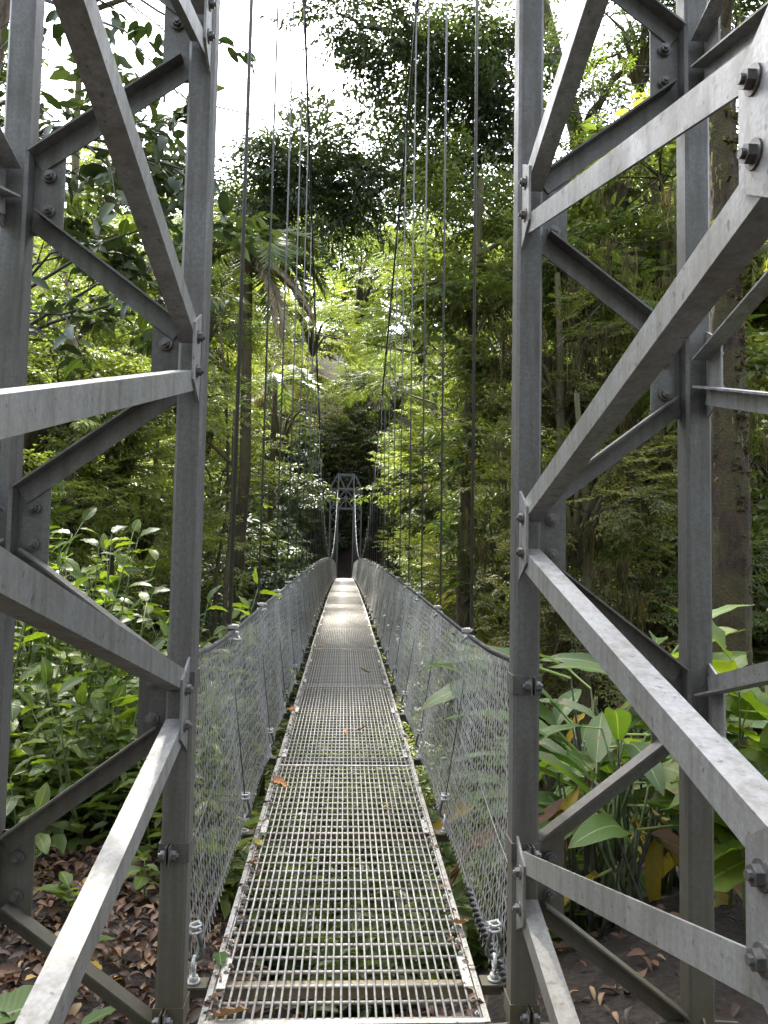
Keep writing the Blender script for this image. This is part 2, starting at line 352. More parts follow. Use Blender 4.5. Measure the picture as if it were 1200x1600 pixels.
def leg(sgn, phase_in, label, top, name='lattice_tower_leg'):
    xi, xo = (0.595, 1.205) if sgn > 0 else (-0.58, -1.205)
    yf, yn = 2.675, 0.985
    t = thing(name, label, 'bridge tower', (xi, yf, -0.14), group='near bridge tower legs')
    posts = {'A': (xi, yf), 'B': (xo, yf), 'C': (xi, yn), 'D': (xo, yn)}
    a0 = phase_in; b0 = phase_in-0.585 if phase_in > 0.8 else phase_in+0.585
    nodes = {'A': a0, 'D': a0, 'B': b0, 'C': b0}
    for k, (x, y) in posts.items():
        b = MB(); r = TB; c = 0.010
        prof = [(-r+c, -r), (r-c, -r), (r, -r+c), (r, r-c), (r-c, r), (-r+c, r), (-r, r-c), (-r, -r+c)]
        b.bar((x, y, -0.13), (x, y, top), prof, (1, 0, 0), (0, 1, 0))
        p = b.build('post', 'shaded_steel', t)
        fb = MB(); fb.box((x, y, -0.135), (0.15, 0.15, 0.010)); fb.build('base_plate', 'shaded_steel', t)
        for dx, dy in ((1, 0), (-1, 0), (0, 1), (0, -1)):
            q0 = np.array((x+dx*TB, y+dy*TB, -0.125)); e = np.array((dx, dy, 0.0)); n = np.array((-dy, dx, 0.0))
            h = 0.155 if dx else 0.19
            w = MB(); w.prism([q0, q0+e*0.1, q0+e*0.1+(0, 0, h*0.45 if dy else h*0.96), q0+(0, 0, h)], n, 0.008); w.build('stiffener_plate', 'shaded_steel', t)
    kmax = int((top-0.3)/1.17)
    # gusset plates and bolts at the nodes the eye can reach
    for k, (x, y) in posts.items():
        for i in range(kmax+1):
            z = nodes[k] + 1.17*i
            if z > 5 or z < 0.2: continue
            # side plane (runs along the bridge)
            d = -1 if k in 'AB' else 1
            xs = x - math.copysign(TB-0.016, x)*(1 if k in 'AC' else -1)
            yy = y + d*TB
            g = MB(); g.prism([(xs, yy, z-0.155), (xs, yy+d*0.105, z-0.095), (xs, yy+d*0.105, z+0.095), (xs, yy, z+0.155)], (1, 0, 0), 0.008)
            gp = g.build('gusset_plate', 'lit_steel', t)
            ax = (-math.copysign(1, x)*(1 if k in 'AC' else -1), 0, 0)
            for dz in (-0.058, 0.058):
                put_bolt(gp, (xs+ax[0]*0.004, yy+d*0.058, z+dz), ax)
            # cross plane
            e = math.copysign(1, x)*(1 if k in 'AC' else -1)
            yp = y + (0.022 if k in 'AB' else -0.022)
            g = MB(); g.prism([(x+e*TB, yp, z-0.15), (x+e*(TB+0.105), yp, z-0.15), (x+e*(TB+0.105), yp, z+0.15), (x+e*TB, yp, z+0.15)], (0, 1, 0), 0.008)
            gp = g.build('gusset_plate', 'shaded_steel', t)
            for dz in (-0.062, 0.062):
                put_bolt(gp, (x+e*(TB+0.055), yp-0.0115, z+dz), (0, -1, 0))
    def zig(k1, k2, plane):
        (x1, y1), (x2, y2) = posts[k1], posts[k2]
        lo1, lo2 = nodes[k1], nodes[k2]
        zs = sorted([(lo1+1.17*i, k1) for i in range(-1, kmax+1)] + [(lo2+1.17*i, k2) for i in range(-1, kmax+1)])
        for (za, ka), (zb, kb) in zip(zs, zs[1:]):
            if zb < 0.0 or zb > top: continue
            pa = np.array((*posts[ka], za+0.062)); pb = np.array((*posts[kb], zb-0.062))
            if pa[2] < -0.1:                     # the lowest brace runs down to the base
                f = (-0.1-pa[2])/(pb[2]-pa[2]); pa = pa+(pb-pa)*f
            d = unit((pb-pa)*(1, 1, 0)); L = np.linalg.norm((pb-pa)[:2])
            cut = (TB+0.012)/L
            full = pb-pa; 
            if za > -0.05: pa = pa+full*cut
            pb = pb-full*cut
            u3 = unit(pb-pa)
            if plane == 'side':
                x = posts[ka][0]; s = math.copysign(1, x)*(1 if ka in 'AC' else -1)
                xs = x - s*(TB-0.016) + s*0.0045; pa[0] = pb[0] = xs; W = np.array((s, 0, 0.0))
                U = np.cross(u3, W); U = U if U[2] > 0 else -U
                near_up = (pb-pa)[1]*(pb-pa)[2] < 0  # rises towards the camera
                flip = near_up
            else:
                y = posts[ka][1]; yp = y + (0.022 if ka in 'AB' else -0.022) - 0.0045; pa[1] = pb[1] = yp; W = np.array((0, -1.0, 0))
                U = np.cross(u3, W); U = U if U[2] > 0 else -U; flip = False
            b = MB(); b.bar(pa, pb, ell(flip), U, W); b.build('brace', 'lit_steel' if plane == 'side' else 'shaded_steel', t)  # cross-plane braces get the darker copy, their shade painted in
    zig('A', 'B', 'cross'); zig('A', 'C', 'side'); zig('B', 'D', 'side'); zig('C', 'D', 'cross')
    # strap clamps that hold the net to the inner post
    x, y = posts['A']
    for z in (1.17, 0.61, 0.085):
        b = MB(); h = 0.031; g = TB+0.003
        b.box((x-g, y, z), (0.0022, g+0.0022, h)); b.box((x+g, y, z), (0.0022, g+0.0022, h)); b.box((x, y+g, z), (g-0.0025, 0.0022, h))
        gap = x+sgn*0.012
        b.box(((x-g+gap-0.006)/2, y-g, z), ((gap-0.006-x+g)/2-0.0023, 0.0022, h)); b.box(((x+g+gap+0.006)/2, y-g, z), ((x+g-gap-0.006)/2-0.0023, 0.0022, h))
        for q in (-0.006, 0.006): b.box((gap+q, y-g-0.020, z), (0.0022, 0.0225, h))
        cb = b.build('clamp_band', 'shaded_steel', t)
        put_bolt(cb, (gap+0.0085, y-g-0.024, z), (1, 0, 0)); put_bolt(cb, (gap-0.0085, y-g-0.024, z), (-1, 0, 0))
    return t
leg(-1, 1.095, 'grey steel lattice tower leg standing on the leaf litter, left of the walkway', 11.9)
leg(1, 0.51, 'grey steel lattice tower leg standing on bare soil, right of the walkway', 11.9)
for sgn, word in ((-1, 'left'), (1, 'right')):
    for k, kw in ((0.59, 'inner'), (1.205, 'outer')):
        for y, w in ((2.675, 'far'), (0.985, 'near')):
            b = MB(); b.box((sgn*k, y, -0.40), (0.21, 0.21, 0.252))
            o = b.build('concrete_footing', 'concrete'); tag(o, f'square concrete footing under the {w} {kw} post of the {word} tower leg', 'footing', 'tower footings')

# ---- walkway: grating panels on floor beams
walk = thing('walkway', 'long galvanised grating walkway running ahead between the chain-link nets', 'walkway', (0, Y0, 0))
PL = 2.93
NP = int(math.ceil((Y1-Y0)/PL))
HWALK = 0.5
NB, NR = 32, 30
bar_x = np.linspace(-HWALK+0.026, HWALK-0.026, NB)
bm = MB(); bm.tube([(0, 0.004, 0), (0, PL-0.004, 0)], 0.0046, 5); BAR = bm.mesh('bearing_bar', 'grate_steel')
bm = MB(); bm.tube([(-HWALK+0.004, 0, 0), (HWALK-0.004, 0, 0)], 0.0072, 6); ROD = bm.mesh('cross_rod', 'grate_steel')
bm = MB()
for s in (-1, 1):
    bm.box((s*(HWALK-0.004), PL/2, -0.018), (0.004, PL/2-0.002, 0.026)); bm.box((s*(HWALK-0.0145), PL/2, 0.004), (0.0062, PL/2-0.002, 0.0035))
FRAME = bm.mesh('grating_panel', 'grate_steel')
bm = MB(); bm.box((0, 0.014, 0.001), (HWALK-0.0085, 0.012, 0.005)); END = bm.mesh('end_bar', 'grate_steel')
gv = MB()
for x in bar_x: gv.tube([(x, 0.004, 0), (x, PL-0.004, 0)], 0.0046, 4)
for j in range(NR): gv.tube([(-HWALK+0.004, 0.05+j*PL/NR, -0.011), (HWALK-0.004, 0.05+j*PL/NR, -0.011)], 0.0072, 4)
GRID = gv.mesh('bar_grid', 'grate_steel')
gv = MB()
for j in range(NR):
    for s in (-1, 1):
        y = 0.05+j*PL/NR; gv.box((s*(HWALK-0.0375), y+0.012, -0.004), (0.007, 0.006, 0.005)); gv.tube([(s*(HWALK-0.0375), y+0.012, 0.0), (s*(HWALK-0.0375), y+0.012, 0.007)], 0.0045, 6)
CLIPS = gv.mesh('clip_row', 'clip_steel')
for i in range(NP):
    ya, yb = Y0+i*PL, Y0+(i+1)*PL
    za, zb = deck_z(ya), deck_z(yb) if i < NP-1 else deck_z(Y1)
    p = link('grating_panel', FRAME, walk); p.location = (RNG.normal(0, 0.003), ya-Y0, za); p.rotation_euler = (math.atan2(zb-za, PL), 0, 0)
    link('end_bar', END, p)
    if i < 4: link('clip_row', CLIPS, p)['kind'] = 'stuff'
    if i < 3:
        for x in bar_x: link('bearing_bar', BAR, p, (x, 0, RNG.normal(0, 0.0008)), rot=(0, 0, RNG.normal(0, 0.0004)))
        for j in range(NR): link('cross_rod', ROD, p, (0, 0.05+j*PL/NR+RNG.normal(0, 0.002), -0.011))
    else:
        o = link('bar_grid', GRID, p); o['kind'] = 'stuff'
# floor beams with eye bolts
bm = MB(); bm.box((0, 0, 0), (0.50, 0.022, 0.022)); BEAM = bm.mesh('floor_beam', 'beam_steel')
bm = MB(); bm.box((0, 0, 0), (0.048, 0.036, 0.004)); bm.box((0, 0, -0.027), (0.040, 0.004, 0.023)); EARM = bm.mesh('end_plate', 'shaded_steel')
a = np.linspace(0, 2*math.pi, 15)
bm = MB(); bm.tube([(0, 0, 0.004), (0, 0, 0.012)], 0.026, 10); bm.tube([(0, 0, 0.012), (0, 0, 0.028)], 0.017, 8); bm.tube([(0, 0, 0.02), (0, 0, 0.05)], 0.008, 8)
bm.tube([(0, 0.021*math.cos(t), 0.072+0.024*math.sin(t)) for t in a], 0.008, 7); EYE = bm.mesh('eye_bolt', 'clip_steel')
bm = MB(); tt = np.linspace(-0.25, 1.25, 16)*math.pi
bm.tube([(0.03*math.cos(t)*1.0, 0, 0.115-0.030*math.sin(t)) for t in tt], 0.008, 7)
sh = [(-0.026, 0, 0.13), (-0.012, 0, 0.19)]; bm.tube(sh, 0.008, 6); bm.tube([(0.026, 0, 0.13), (0.012, 0, 0.19)], 0.008, 6)
SHK = bm.mesh('shackle', 'grey_cable')
bm = MB()
for q in (0.0, 0.022): 
    bm.tube([(-0.02, -0.008, 0.19+q), (-0.02, 0.018, 0.19+q)], 0.006, 6); bm.tube([(0.02, -0.008, 0.19+q), (0.02, 0.018, 0.19+q)], 0.006, 6)
    bm.tube([(-0.02, -0.008, 0.19+q), (-0.012, -0.018, 0.19+q), (0.012, -0.018, 0.19+q), (0.02, -0.008, 0.19+q)], 0.005, 6); bm.box((0, 0.012, 0.19+q), (0.026, 0.006, 0.007))
CLIP = bm.mesh('cable_clip', 'clip_steel')
bm = MB(); bm.box((0, 0, 0), (0.016, 0.10, 0.003)); SPL = bm.mesh('splice_plate', 'clip_steel')
for i, y in enumerate(STATIONS):
    z = float(deck_z(y))
    fbm = link('floor_beam', BEAM, walk, (0, y-Y0, z-0.052))
    for s in (-1, 1):
        ep = link('end_plate', EARM, fbm, (s*0.565, 0, 0.026))
        if i < 14:
            link('eye_bolt', EYE, fbm, (s*0.57, 0, 0.027))
            link('shackle', SHK, fbm, (s*0.57, 0, 0.027)); link('cable_clip', CLIP, fbm, (s*0.57, 0, 0.027), rot=(0, 0, RNG.normal(0, 0.4)))
        if i < 12: link('splice_plate', SPL, walk, (s*(HWALK-0.045), y-Y0, z+0.0095), rot=(0.03, 0, 0))

# ---- main cables, hangers
M_LOW = 35.0
NETX = {-1: 0.665, 1: 0.69}
def cable_z(y):
    y = np.asarray(y, float); e = 1.59-0.02
    return e + np.where(y < M_LOW, 0.0098*(M_LOW-y)**2, 0.0080*(y-M_LOW)**2)
for s, side in ((-1, 'left'), (1, 'right')):
    ys = np.concatenate([np.linspace(2.675, 30, 40), np.linspace(31, 61.0, 30)])
    t = thing('main_cable', f'dark steel main cable sagging along the {side} side of the bridge', 'cable', (s*NETX[s], 2.675, cable_z(2.675)), group='main cables')
    b = MB(); b.tube([(s*NETX[s], y, cable_z(y)) for y in ys], 0.0155, 8); b.build('strand', 'dark_cable', t)
    for y in STATIONS[1:]:
        z = float(cable_z(y)); sl = (0.0196*(y-M_LOW) if y < M_LOW else 0.016*(y-M_LOW)); u = unit((0, 1, sl))
        b = MB(); b.tube([np.array((s*NETX[s], y, z))-u*0.05, np.array((s*NETX[s], y, z))+u*0.05], 0.026, 8)
        b.box((s*NETX[s], y, z-0.035), (0.009, 0.02, 0.022)); b.tube([(s*NETX[s]-0.024, y, z-0.02), (s*NETX[s]+0.024, y, z-0.02)], 0.007, 6)
        b.build('cable_clamp', 'clip_steel' if y > 16 else 'dark_cable', t)
bm = MB()
for q in (-0.016, 0.016):
    bm.tube([(0.022*math.cos(t), 0.020*math.sin(t)+0.004, q) for t in np.linspace(0, 2*math.pi, 12)], 0.0055, 6)
    bm.box((0, -0.018, q), (0.024, 0.007, 0.008)); bm.tube([(0.02, -0.032, q), (0.02, -0.012, q)], 0.006, 6); bm.tube([(-0.02, -0.032, q), (-0.02, -0.012, q)], 0.006, 6)
RCLIP = bm.mesh('rail_clip', 'clip_steel')
bm = MB(); bm.tube([(-0.03, 0, 0), (-0.012, -0.03, 0.012), (0.02, -0.028, 0.0), (0.03, 0.004, -0.012), (0.005, 0.03, 0.004)], 0.007, 6); RLOOP = bm.mesh('wire_loop', 'clip_steel')
def rail_z(y):
    y = np.asarray(y, float); return deck_z(y) + 1.10 + 0.10*np.exp(-((y-2.7)/0.9)**2)
def rail_x(y, s):
    f = smoothstep(2.7, 4.2, np.asarray(y, float)); return s*(NETX[s]*f + (abs(0.625)*(1-f)))
for s, side in ((-1, 'left'), (1, 'right')):
    for i, y in enumerate(STATIONS):
        if i == 0: continue
        zt = float(cable_z(y))-0.03; zr = float(rail_z(y)); zb = float(deck_z(y))+0.15
        o = thing('hanger_cable', f'{ordinal(i-1)} steel hanger cable on the {side} side, counted from the near tower', 'cable', (s*0.57, y, zb), group='hanger cables')
        b = MB(); r = 0.0085 if i > 1 else (0.0125 if s < 0 else 0.0095)
        b.tube([(s*NETX[s], y, zt), (s*(NETX[s]+0.006), y, (zt+zr)/2), (s*(NETX[s]+0.022), y, zr)], r, 6 if i < 12 else 4)
        b.tube([(s*(NETX[s]+0.022), y, zr), (s*0.57, y, zb)], 0.0035, 6 if i < 12 else 4)
        b.build('strand', 'grey_cable', o)
        if i < 22:
            c = link('rail_clip', RCLIP, o); c.location = Vector((s*NETX[s], y, zr+0.012))-Vector(org(o)); c.rotation_euler = (0.1, 0, RNG.normal(0, 0.6)); c.scale = (1.2,)*3
            c = link('wire_loop', RLOOP, o); c.location = Vector((s*NETX[s], y, zr-0.03))-Vector(org(o)); c.rotation_euler = tuple(RNG.normal(0, 0.5, 3)); c.scale = (1.3,)*3

# ---- chain-link nets
def net_points(y, f, s, sag=True):
    """point of the net at station y and height fraction f (0 bottom, 1 top)"""
    zt, zb = rail_z(y), deck_z(y)+0.012
    k = smoothstep(2.7, 4.0, y); xb = 0.568*k + 0.60*(1-k)
    zb = zb - 0.10*(1-k)
    xt = np.abs(rail_x(y, s))
    b = 0.012*np.sin(math.pi*f)*(1+np.sin(y*2*math.pi/1.465)) + 0.006*np.sin(y*5.1+f*7) if sag else 0
    sc = 0.010*np.abs(np.sin(math.pi*(y-3.02)/1.465))*(1-f)*k       # the bottom edge scallops between the eye bolts
    return np.stack([s*(xb+(xt-xb)*f + b), y + 0*f, zb+sc+(zt-zb)*f], -1)
def net_mesh(s, ya, yb, w, nh, r, seed):
    rng = np.random.default_rng(seed)
    n = int((yb-ya)/w); m = 2*nh+1
    yc = ya + w*(np.arange(n)+0.5) + rng.normal(0, w*0.05, n)
    f = np.linspace(0, 1, m); zig = np.where(np.arange(m) % 2 == 0, -1, 1)
    par = np.where(np.arange(n) % 2 == 0, 1, -1)
    Yg = yc[:, None] + zig[None, :]*par[:, None]*w*0.5*1.10
    Yg = Yg + 0.012*np.sin(f*9+yc[:, None]*1.7)*np.sin(math.pi*f)
    P = net_points(Yg, np.broadcast_to(f[None, :], Yg.shape), s)
    P[..., 0] += zig[None, :]*0.0035*s
    P += rng.normal(0, 0.0012, P.shape)
    tri = [(math.cos(t), math.sin(t)) for t in (0.3, 2.394, 4.489)]
    ring = np.stack([np.stack([np.full_like(Yg, c*r), np.full_like(Yg, d*r), np.zeros_like(Yg)], -1) for c, d in tri], 2)
    V = (P[:, :, None, :]+ring)
    idx = np.arange(n*m*3).reshape(n, m, 3)
    F = np.stack([np.stack([idx[:, :-1, k], idx[:, :-1, (k+1) % 3], idx[:, 1:, (k+1) % 3], idx[:, 1:, k]], -1) for k in range(3)], 2).reshape(-1, 4)
    return V.reshape(-1, 3), F
for s, side in ((-1, 'left'), (1, 'right')):
    t = thing('chain_link_net', f'galvanised chain-link net fencing the {side} edge of the walkway', 'net', (s*0.58, 2.75, 0.0), group='side nets of the walkway')
    o0 = np.array(org(t))
    for ya, yb, w, nh, r, sd in ((2.74, 13, 0.0255, 14, 0.0021, 1), (13, 28, 0.033, 12, 0.0030, 2), (28, 61, 0.055, 8, 0.0050, 3)):
        V, F = net_mesh(s, ya, yb, w, nh, r, sd*7+(s > 0))
        o = link('wire_mesh', arrays_mesh('wire_mesh', V-o0, F, 'net_steel', smooth=True), t); o['kind'] = 'stuff'
    ys = np.linspace(2.72, 61, 170)
    b = MB(); b.tube([(float(rail_x(y, s)), y, float(rail_z(y))) for y in ys], 0.0095, 6); b.build('top_cable', 'dark_cable', t)
    b = MB()                                               # wire wound round the top cable
    yy = np.arange(2.75, 16, 0.0042); ph = (yy-2.75)/0.034*2*math.pi
    b.tube(np.stack([rail_x(yy, s)+0.0115*np.cos(ph), yy, rail_z(yy)+0.0115*np.sin(ph)], -1), 0.0019, 4, cap=False); b.build('wound_wire', 'grey_cable', t)
    ym = np.linspace(2.72, 61, 120)
    def midp(y, f): return net_points(np.array(y), np.array(f), s, False)
    b = MB(); b.tube([midp(y, 0.46-0.10*math.exp(-((y-2.7)/0.8)**2))*(1, 1, 1)+(s*0.012, 0, 0) for y in ym], 0.0045, 5); b.build('middle_cable', 'grey_cable', t)
    b = MB(); b.tube([midp(y, 0.02)+(s*0.006, 0, 0) for y in np.linspace(2.72, 61, 260)], 0.006, 5); b.build('bottom_cable', 'grey_cable', t)
    if s > 0:
        b = MB(); yy = np.linspace(2.76, 3.65, 90); ph = (yy-2.76)/0.085*2*math.pi
        base = np.array([midp(y, 0.03+0.10*max(0, (3.5-y))) for y in yy])
        b.tube(base+np.stack([0.013*np.cos(ph), 0*ph, 0.013*np.sin(ph)], -1), 0.0085, 6); b.tube(base-np.stack([0.013*np.cos(ph), 0*ph, 0.013*np.sin(ph)], -1), 0.0085, 6)
        b.build('lashing_rope', 'dark_cable', t)

# ---- far tower
ft = thing('portal_tower', 'pale grey lattice portal tower at the far end of the bridge', 'bridge tower', (0, 61.6, -0.14))
def sq(b, p0, p1, r):
    d = unit(np.subtract(p1, p0)); W = np.array((0, 1.0, 0)) if abs(d[1]) < 0.9 else np.array((1.0, 0, 0)); U = np.cross(d, W)
    b.bar(p0, p1, [(-r, -r), (r, -r), (r, r), (-r, r)], U, W)
FX = (0.62, 1.24); FY = (61.2, 62.4)
for s in (-1, 1):
    for x in FX:
        for y in FY:
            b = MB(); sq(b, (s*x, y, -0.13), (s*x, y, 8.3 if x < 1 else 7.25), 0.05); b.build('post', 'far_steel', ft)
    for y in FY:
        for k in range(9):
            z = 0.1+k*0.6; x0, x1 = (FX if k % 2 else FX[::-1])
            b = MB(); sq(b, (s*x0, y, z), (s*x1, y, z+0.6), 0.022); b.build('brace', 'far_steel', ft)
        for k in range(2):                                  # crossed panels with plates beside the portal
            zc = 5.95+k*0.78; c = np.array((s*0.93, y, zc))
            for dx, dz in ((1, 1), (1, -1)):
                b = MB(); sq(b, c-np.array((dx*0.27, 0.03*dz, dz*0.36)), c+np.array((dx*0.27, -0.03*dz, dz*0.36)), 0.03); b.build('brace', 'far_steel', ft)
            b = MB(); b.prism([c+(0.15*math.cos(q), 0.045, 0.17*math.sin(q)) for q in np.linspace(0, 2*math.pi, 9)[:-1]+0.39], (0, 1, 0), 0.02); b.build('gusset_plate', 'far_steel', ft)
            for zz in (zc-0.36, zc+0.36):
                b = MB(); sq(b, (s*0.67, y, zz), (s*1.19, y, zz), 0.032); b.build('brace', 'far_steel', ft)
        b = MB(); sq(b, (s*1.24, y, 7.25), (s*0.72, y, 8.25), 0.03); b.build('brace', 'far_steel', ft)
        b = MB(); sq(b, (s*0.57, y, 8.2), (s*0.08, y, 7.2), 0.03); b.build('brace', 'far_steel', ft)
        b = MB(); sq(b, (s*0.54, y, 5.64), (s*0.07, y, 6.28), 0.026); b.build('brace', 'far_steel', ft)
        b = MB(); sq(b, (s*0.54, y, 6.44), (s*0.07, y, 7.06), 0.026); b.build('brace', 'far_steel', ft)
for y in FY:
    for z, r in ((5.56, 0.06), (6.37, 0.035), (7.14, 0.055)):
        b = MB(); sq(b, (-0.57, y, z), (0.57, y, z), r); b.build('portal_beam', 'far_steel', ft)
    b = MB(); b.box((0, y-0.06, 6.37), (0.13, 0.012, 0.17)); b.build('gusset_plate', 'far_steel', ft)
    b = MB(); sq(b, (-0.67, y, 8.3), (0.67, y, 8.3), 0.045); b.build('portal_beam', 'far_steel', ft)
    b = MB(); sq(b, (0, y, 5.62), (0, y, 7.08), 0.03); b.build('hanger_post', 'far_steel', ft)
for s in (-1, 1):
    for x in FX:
        b = MB(); sq(b, (s*x, FY[0]+0.05, 7.14), (s*x, FY[1]-0.05, 7.14), 0.03); b.build('portal_beam', 'far_steel', ft)

# ------------------------------------------------------------------ foliage tools
def frames(D, N):
    X = D/np.linalg.norm(D, axis=1)[:, None]
    Yv = np.cross(N, X); Yv /= np.linalg.norm(Yv, axis=1)[:, None]+1e-9
    Z = np.cross(X, Yv); return X, Yv, Z
T2 = (np.array([(0, 0, 0), (0.46, -0.5, 0.10), (1, 0, -0.10), (0.46, 0.5, 0.10)], float), [np.array([(0, 1, 2), (0, 2, 3)])])
T4 = (np.array([(0, 0, 0), (0.28, -0.42, 0.07), (0.66, -0.40, 0.03), (1, 0, -0.16), (0.66, 0.40, 0.03), (0.28, 0.42, 0.07)], float), [np.array([(0, 1, 2, 3), (0, 3, 4, 5)])])
T8 = (np.array([(0, 0, 0), (0.27, -0.45, 0.08), (0.30, 0, 0.0), (0.27, 0.45, 0.08), (0.64, -0.40, 0.03), (0.66, 0, -0.05), (0.64, 0.40, 0.03), (1, 0, -0.20)], float),
      [np.array([(0, 1, 2), (0, 2, 3), (4, 7, 5), (5, 7, 6)]), np.array([(1, 4, 5, 2), (2, 5, 6, 3)])])
TM = (np.array([(-0.5, 0, 0), (0.5, 0, 0), (1.1, 0.6, -0.33), (0.2, 0.5, -0.36), (0.1, -0.5, -0.68), (-0.7, -0.6, -0.70), (0.3, 0.4, -1)], float), [np.array([(0, 1, 2, 3), (3, 2, 4, 5)]), np.array([(5, 4, 6)])])
def cloud(P, D, N, S, W, tint, T=T2):
    """many leaves at once: places, directions, normals, lengths, width ratios, tints"""
    tv, tf = T; X, Yv, Z = frames(D, N); n, k = len(P), len(tv)
    S = S[:, None, None]; W = np.broadcast_to(W, (n,))[:, None, None]
    V = P[:, None, :] + S*(X[:, None, :]*tv[None, :, :1] + Yv[:, None, :]*tv[None, :, 1:2]*W + Z[:, None, :]*tv[None, :, 2:])
    F = [(f[None] + (np.arange(n)*k)[:, None, None]).reshape(-1, f.shape[1]) for f in tf]
    return V.reshape(-1, 3), F, np.repeat(tint, k)
def merge(parts):
    off = 0; Vs, Fs, Ts = [], {}, []
    for V, F, t in parts:
        for f in F: Fs.setdefault(f.shape[1], []).append(f+off)
        Vs.append(V); Ts.append(t); off += len(V)
    return np.concatenate(Vs), [np.concatenate(v) for v in Fs.values()], np.concatenate(Ts)

def spray(seed, nside=5, nleaf=7, leaf=0.15, flat=0.3, ang=(35, 60)):
    """a leafy twig of unit length along +x: P, D, N, S of its leaves"""
    g = np.random.default_rng(seed); P, D, N, S = [], [], [], []
    tw = [(np.zeros(3), np.array((1.0, 0, 0)), 1.0)]
    for i in range(nside):
        f = 0.15+0.75*i/nside; a = rad(g.uniform(*ang))*(1 if i % 2 else -1); L = (0.55-0.35*f)*g.uniform(0.8, 1.2)
        tw.append((np.array((f, 0, -0.12*f*f)), unit((math.cos(a), math.sin(a), g.normal(0.0, 0.18))), L))
    for o, d, L in tw:
        n = max(3, int(nleaf*(0.5+L)))
        for j in range(n):
            f = 0.2+0.8*(j+g.uniform(-.3, .3))/n
            p = o + d*L*f + np.array((0, 0, -0.10*f*f*L)); sd = 1 if j % 2 else -1
            side = np.cross((0, 0, 1.0), d); dd = unit(d*g.uniform(0.4, 1.0) + side*sd*g.uniform(0.5, 1.1) + np.array((0, 0, g.normal(-0.25, 0.3))))
            P.append(p); D.append(dd); N.append(unit((g.normal(0, flat), g.normal(0, flat), 1))); S.append(leaf*g.uniform(0.65, 1.25))
        P.append(o+d*L); D.append(unit(d+np.array((0, 0, -0.3)))); N.append(unit((g.normal(0, flat), g.normal(0, flat), 1))); S.append(leaf*g.uniform(0.8, 1.2))
    return tuple(np.array(a) for a in (P, D, N, S))
def pinnate(seed, nr=5, npair=9, leaf=0.11):
    g = np.random.default_rng(seed); P, D, N, S = [], [], [], []
    for i in range(nr):
        f = 0.1+0.8*i/nr; a = rad(g.uniform(30, 75))*(1 if i % 2 else -1) if i < nr-1 else 0
        o = np.array((f, 0, 0)); d = unit((math.cos(a), math.sin(a), g.normal(0.05, 0.2))); L = g.uniform(0.45, 0.7); side = np.cross((0, 0, 1.0), d)
        for j in range(npair):
            q = 0.12+0.88*j/npair; p = o+d*L*q+np.array((0, 0, -0.22*q*q*L)); env = math.sin(math.pi*(0.15+0.75*q))
            for sd in (-1, 1):
                P.append(p); D.append(unit(d*0.35+side*sd+np.array((0, 0, -0.15+g.normal(0, .1))))); N.append(unit((g.normal(0, .12), g.normal(0, .12), 1))); S.append(leaf*(0.6+0.5*env))
    return tuple(np.array(a) for a in (P, D, N, S))
def place_sprays(tmpl, O, X, UPV, L, g, width, T=T2, base_tint=None, drop=0.0, keep=1.0):
    """set spray templates at places O with axis X, up vector UPV and length L"""
    parts = []
    fx, fy, fz = frames(X, UPV)
    for i in range(len(O)):
        P, D, N, S = tmpl[g.integers(len(tmpl))]
        R = np.stack([fx[i], fy[i], fz[i]])           # rows
        Pw = O[i] + (P*L[i])@R; Dw = D@R; Nw = N@R
        if drop: Dw = Dw + np.array((0, 0, -drop))
        s = S*L[i]
        if keep < 1:
            m = g.random(len(P)) < keep; Pw, Dw, Nw, s = Pw[m], Dw[m], Nw[m], s[m]
        bt = g.random() if base_tint is None else base_tint
        t = np.clip(0.5*bt + 0.5*g.random(len(Pw)), 0, 1)
        parts.append((Pw, Dw, Nw, s, t))
    P, D, N, S, t = (np.concatenate(a) for a in zip(*parts))
    return cloud(P, D, N, S, width, t, T)

SP_FINE = [spray(s, 6, 8, 0.135, 0.35) for s in range(5)]
SP_MED = [spray(20+s, 5, 6, 0.20, 0.35) for s in range(5)]
SP_BROAD = [spray(40+s, 3, 5, 0.30, 0.4) for s in range(5)]
SP_PIN = [pinnate(60+s) for s in range(5)]
def crown_points(g, n, nlobe, flat=0.75, lobe_r=0.42):
    """spray origins in a lumpy crown of radius 1"""
    c = g.normal(size=(nlobe, 3)); c /= np.linalg.norm(c, axis=1)[:, None]; c *= (0.35+0.4*g.random(nlobe))[:, None]; c[:, 2] *= flat
    k = g.integers(nlobe, size=n); v = g.normal(size=(n, 3)); v /= np.linalg.norm(v, axis=1)[:, None]
    rr = lobe_r*(0.35+0.65*np.sqrt(g.random(n)))*(0.7+0.6*g.random(nlobe))[k]
    O = c[k] + v*rr[:, None]*(1, 1, 0.75)
    out = O*(1, 1, 0.35); out /= np.linalg.norm(out, axis=1)[:, None]+1e-6
    X = out*0.9 + v*0.5*(1, 1, 0.4) + g.normal(0, 0.35, (n, 3)); X[:, 2] -= 0.12
    U = np.array((0, 0, 1.0)) + 0.45*v + g.normal(0, 0.22, (n, 3))
    return O, X, U, c
CROWNS = {}
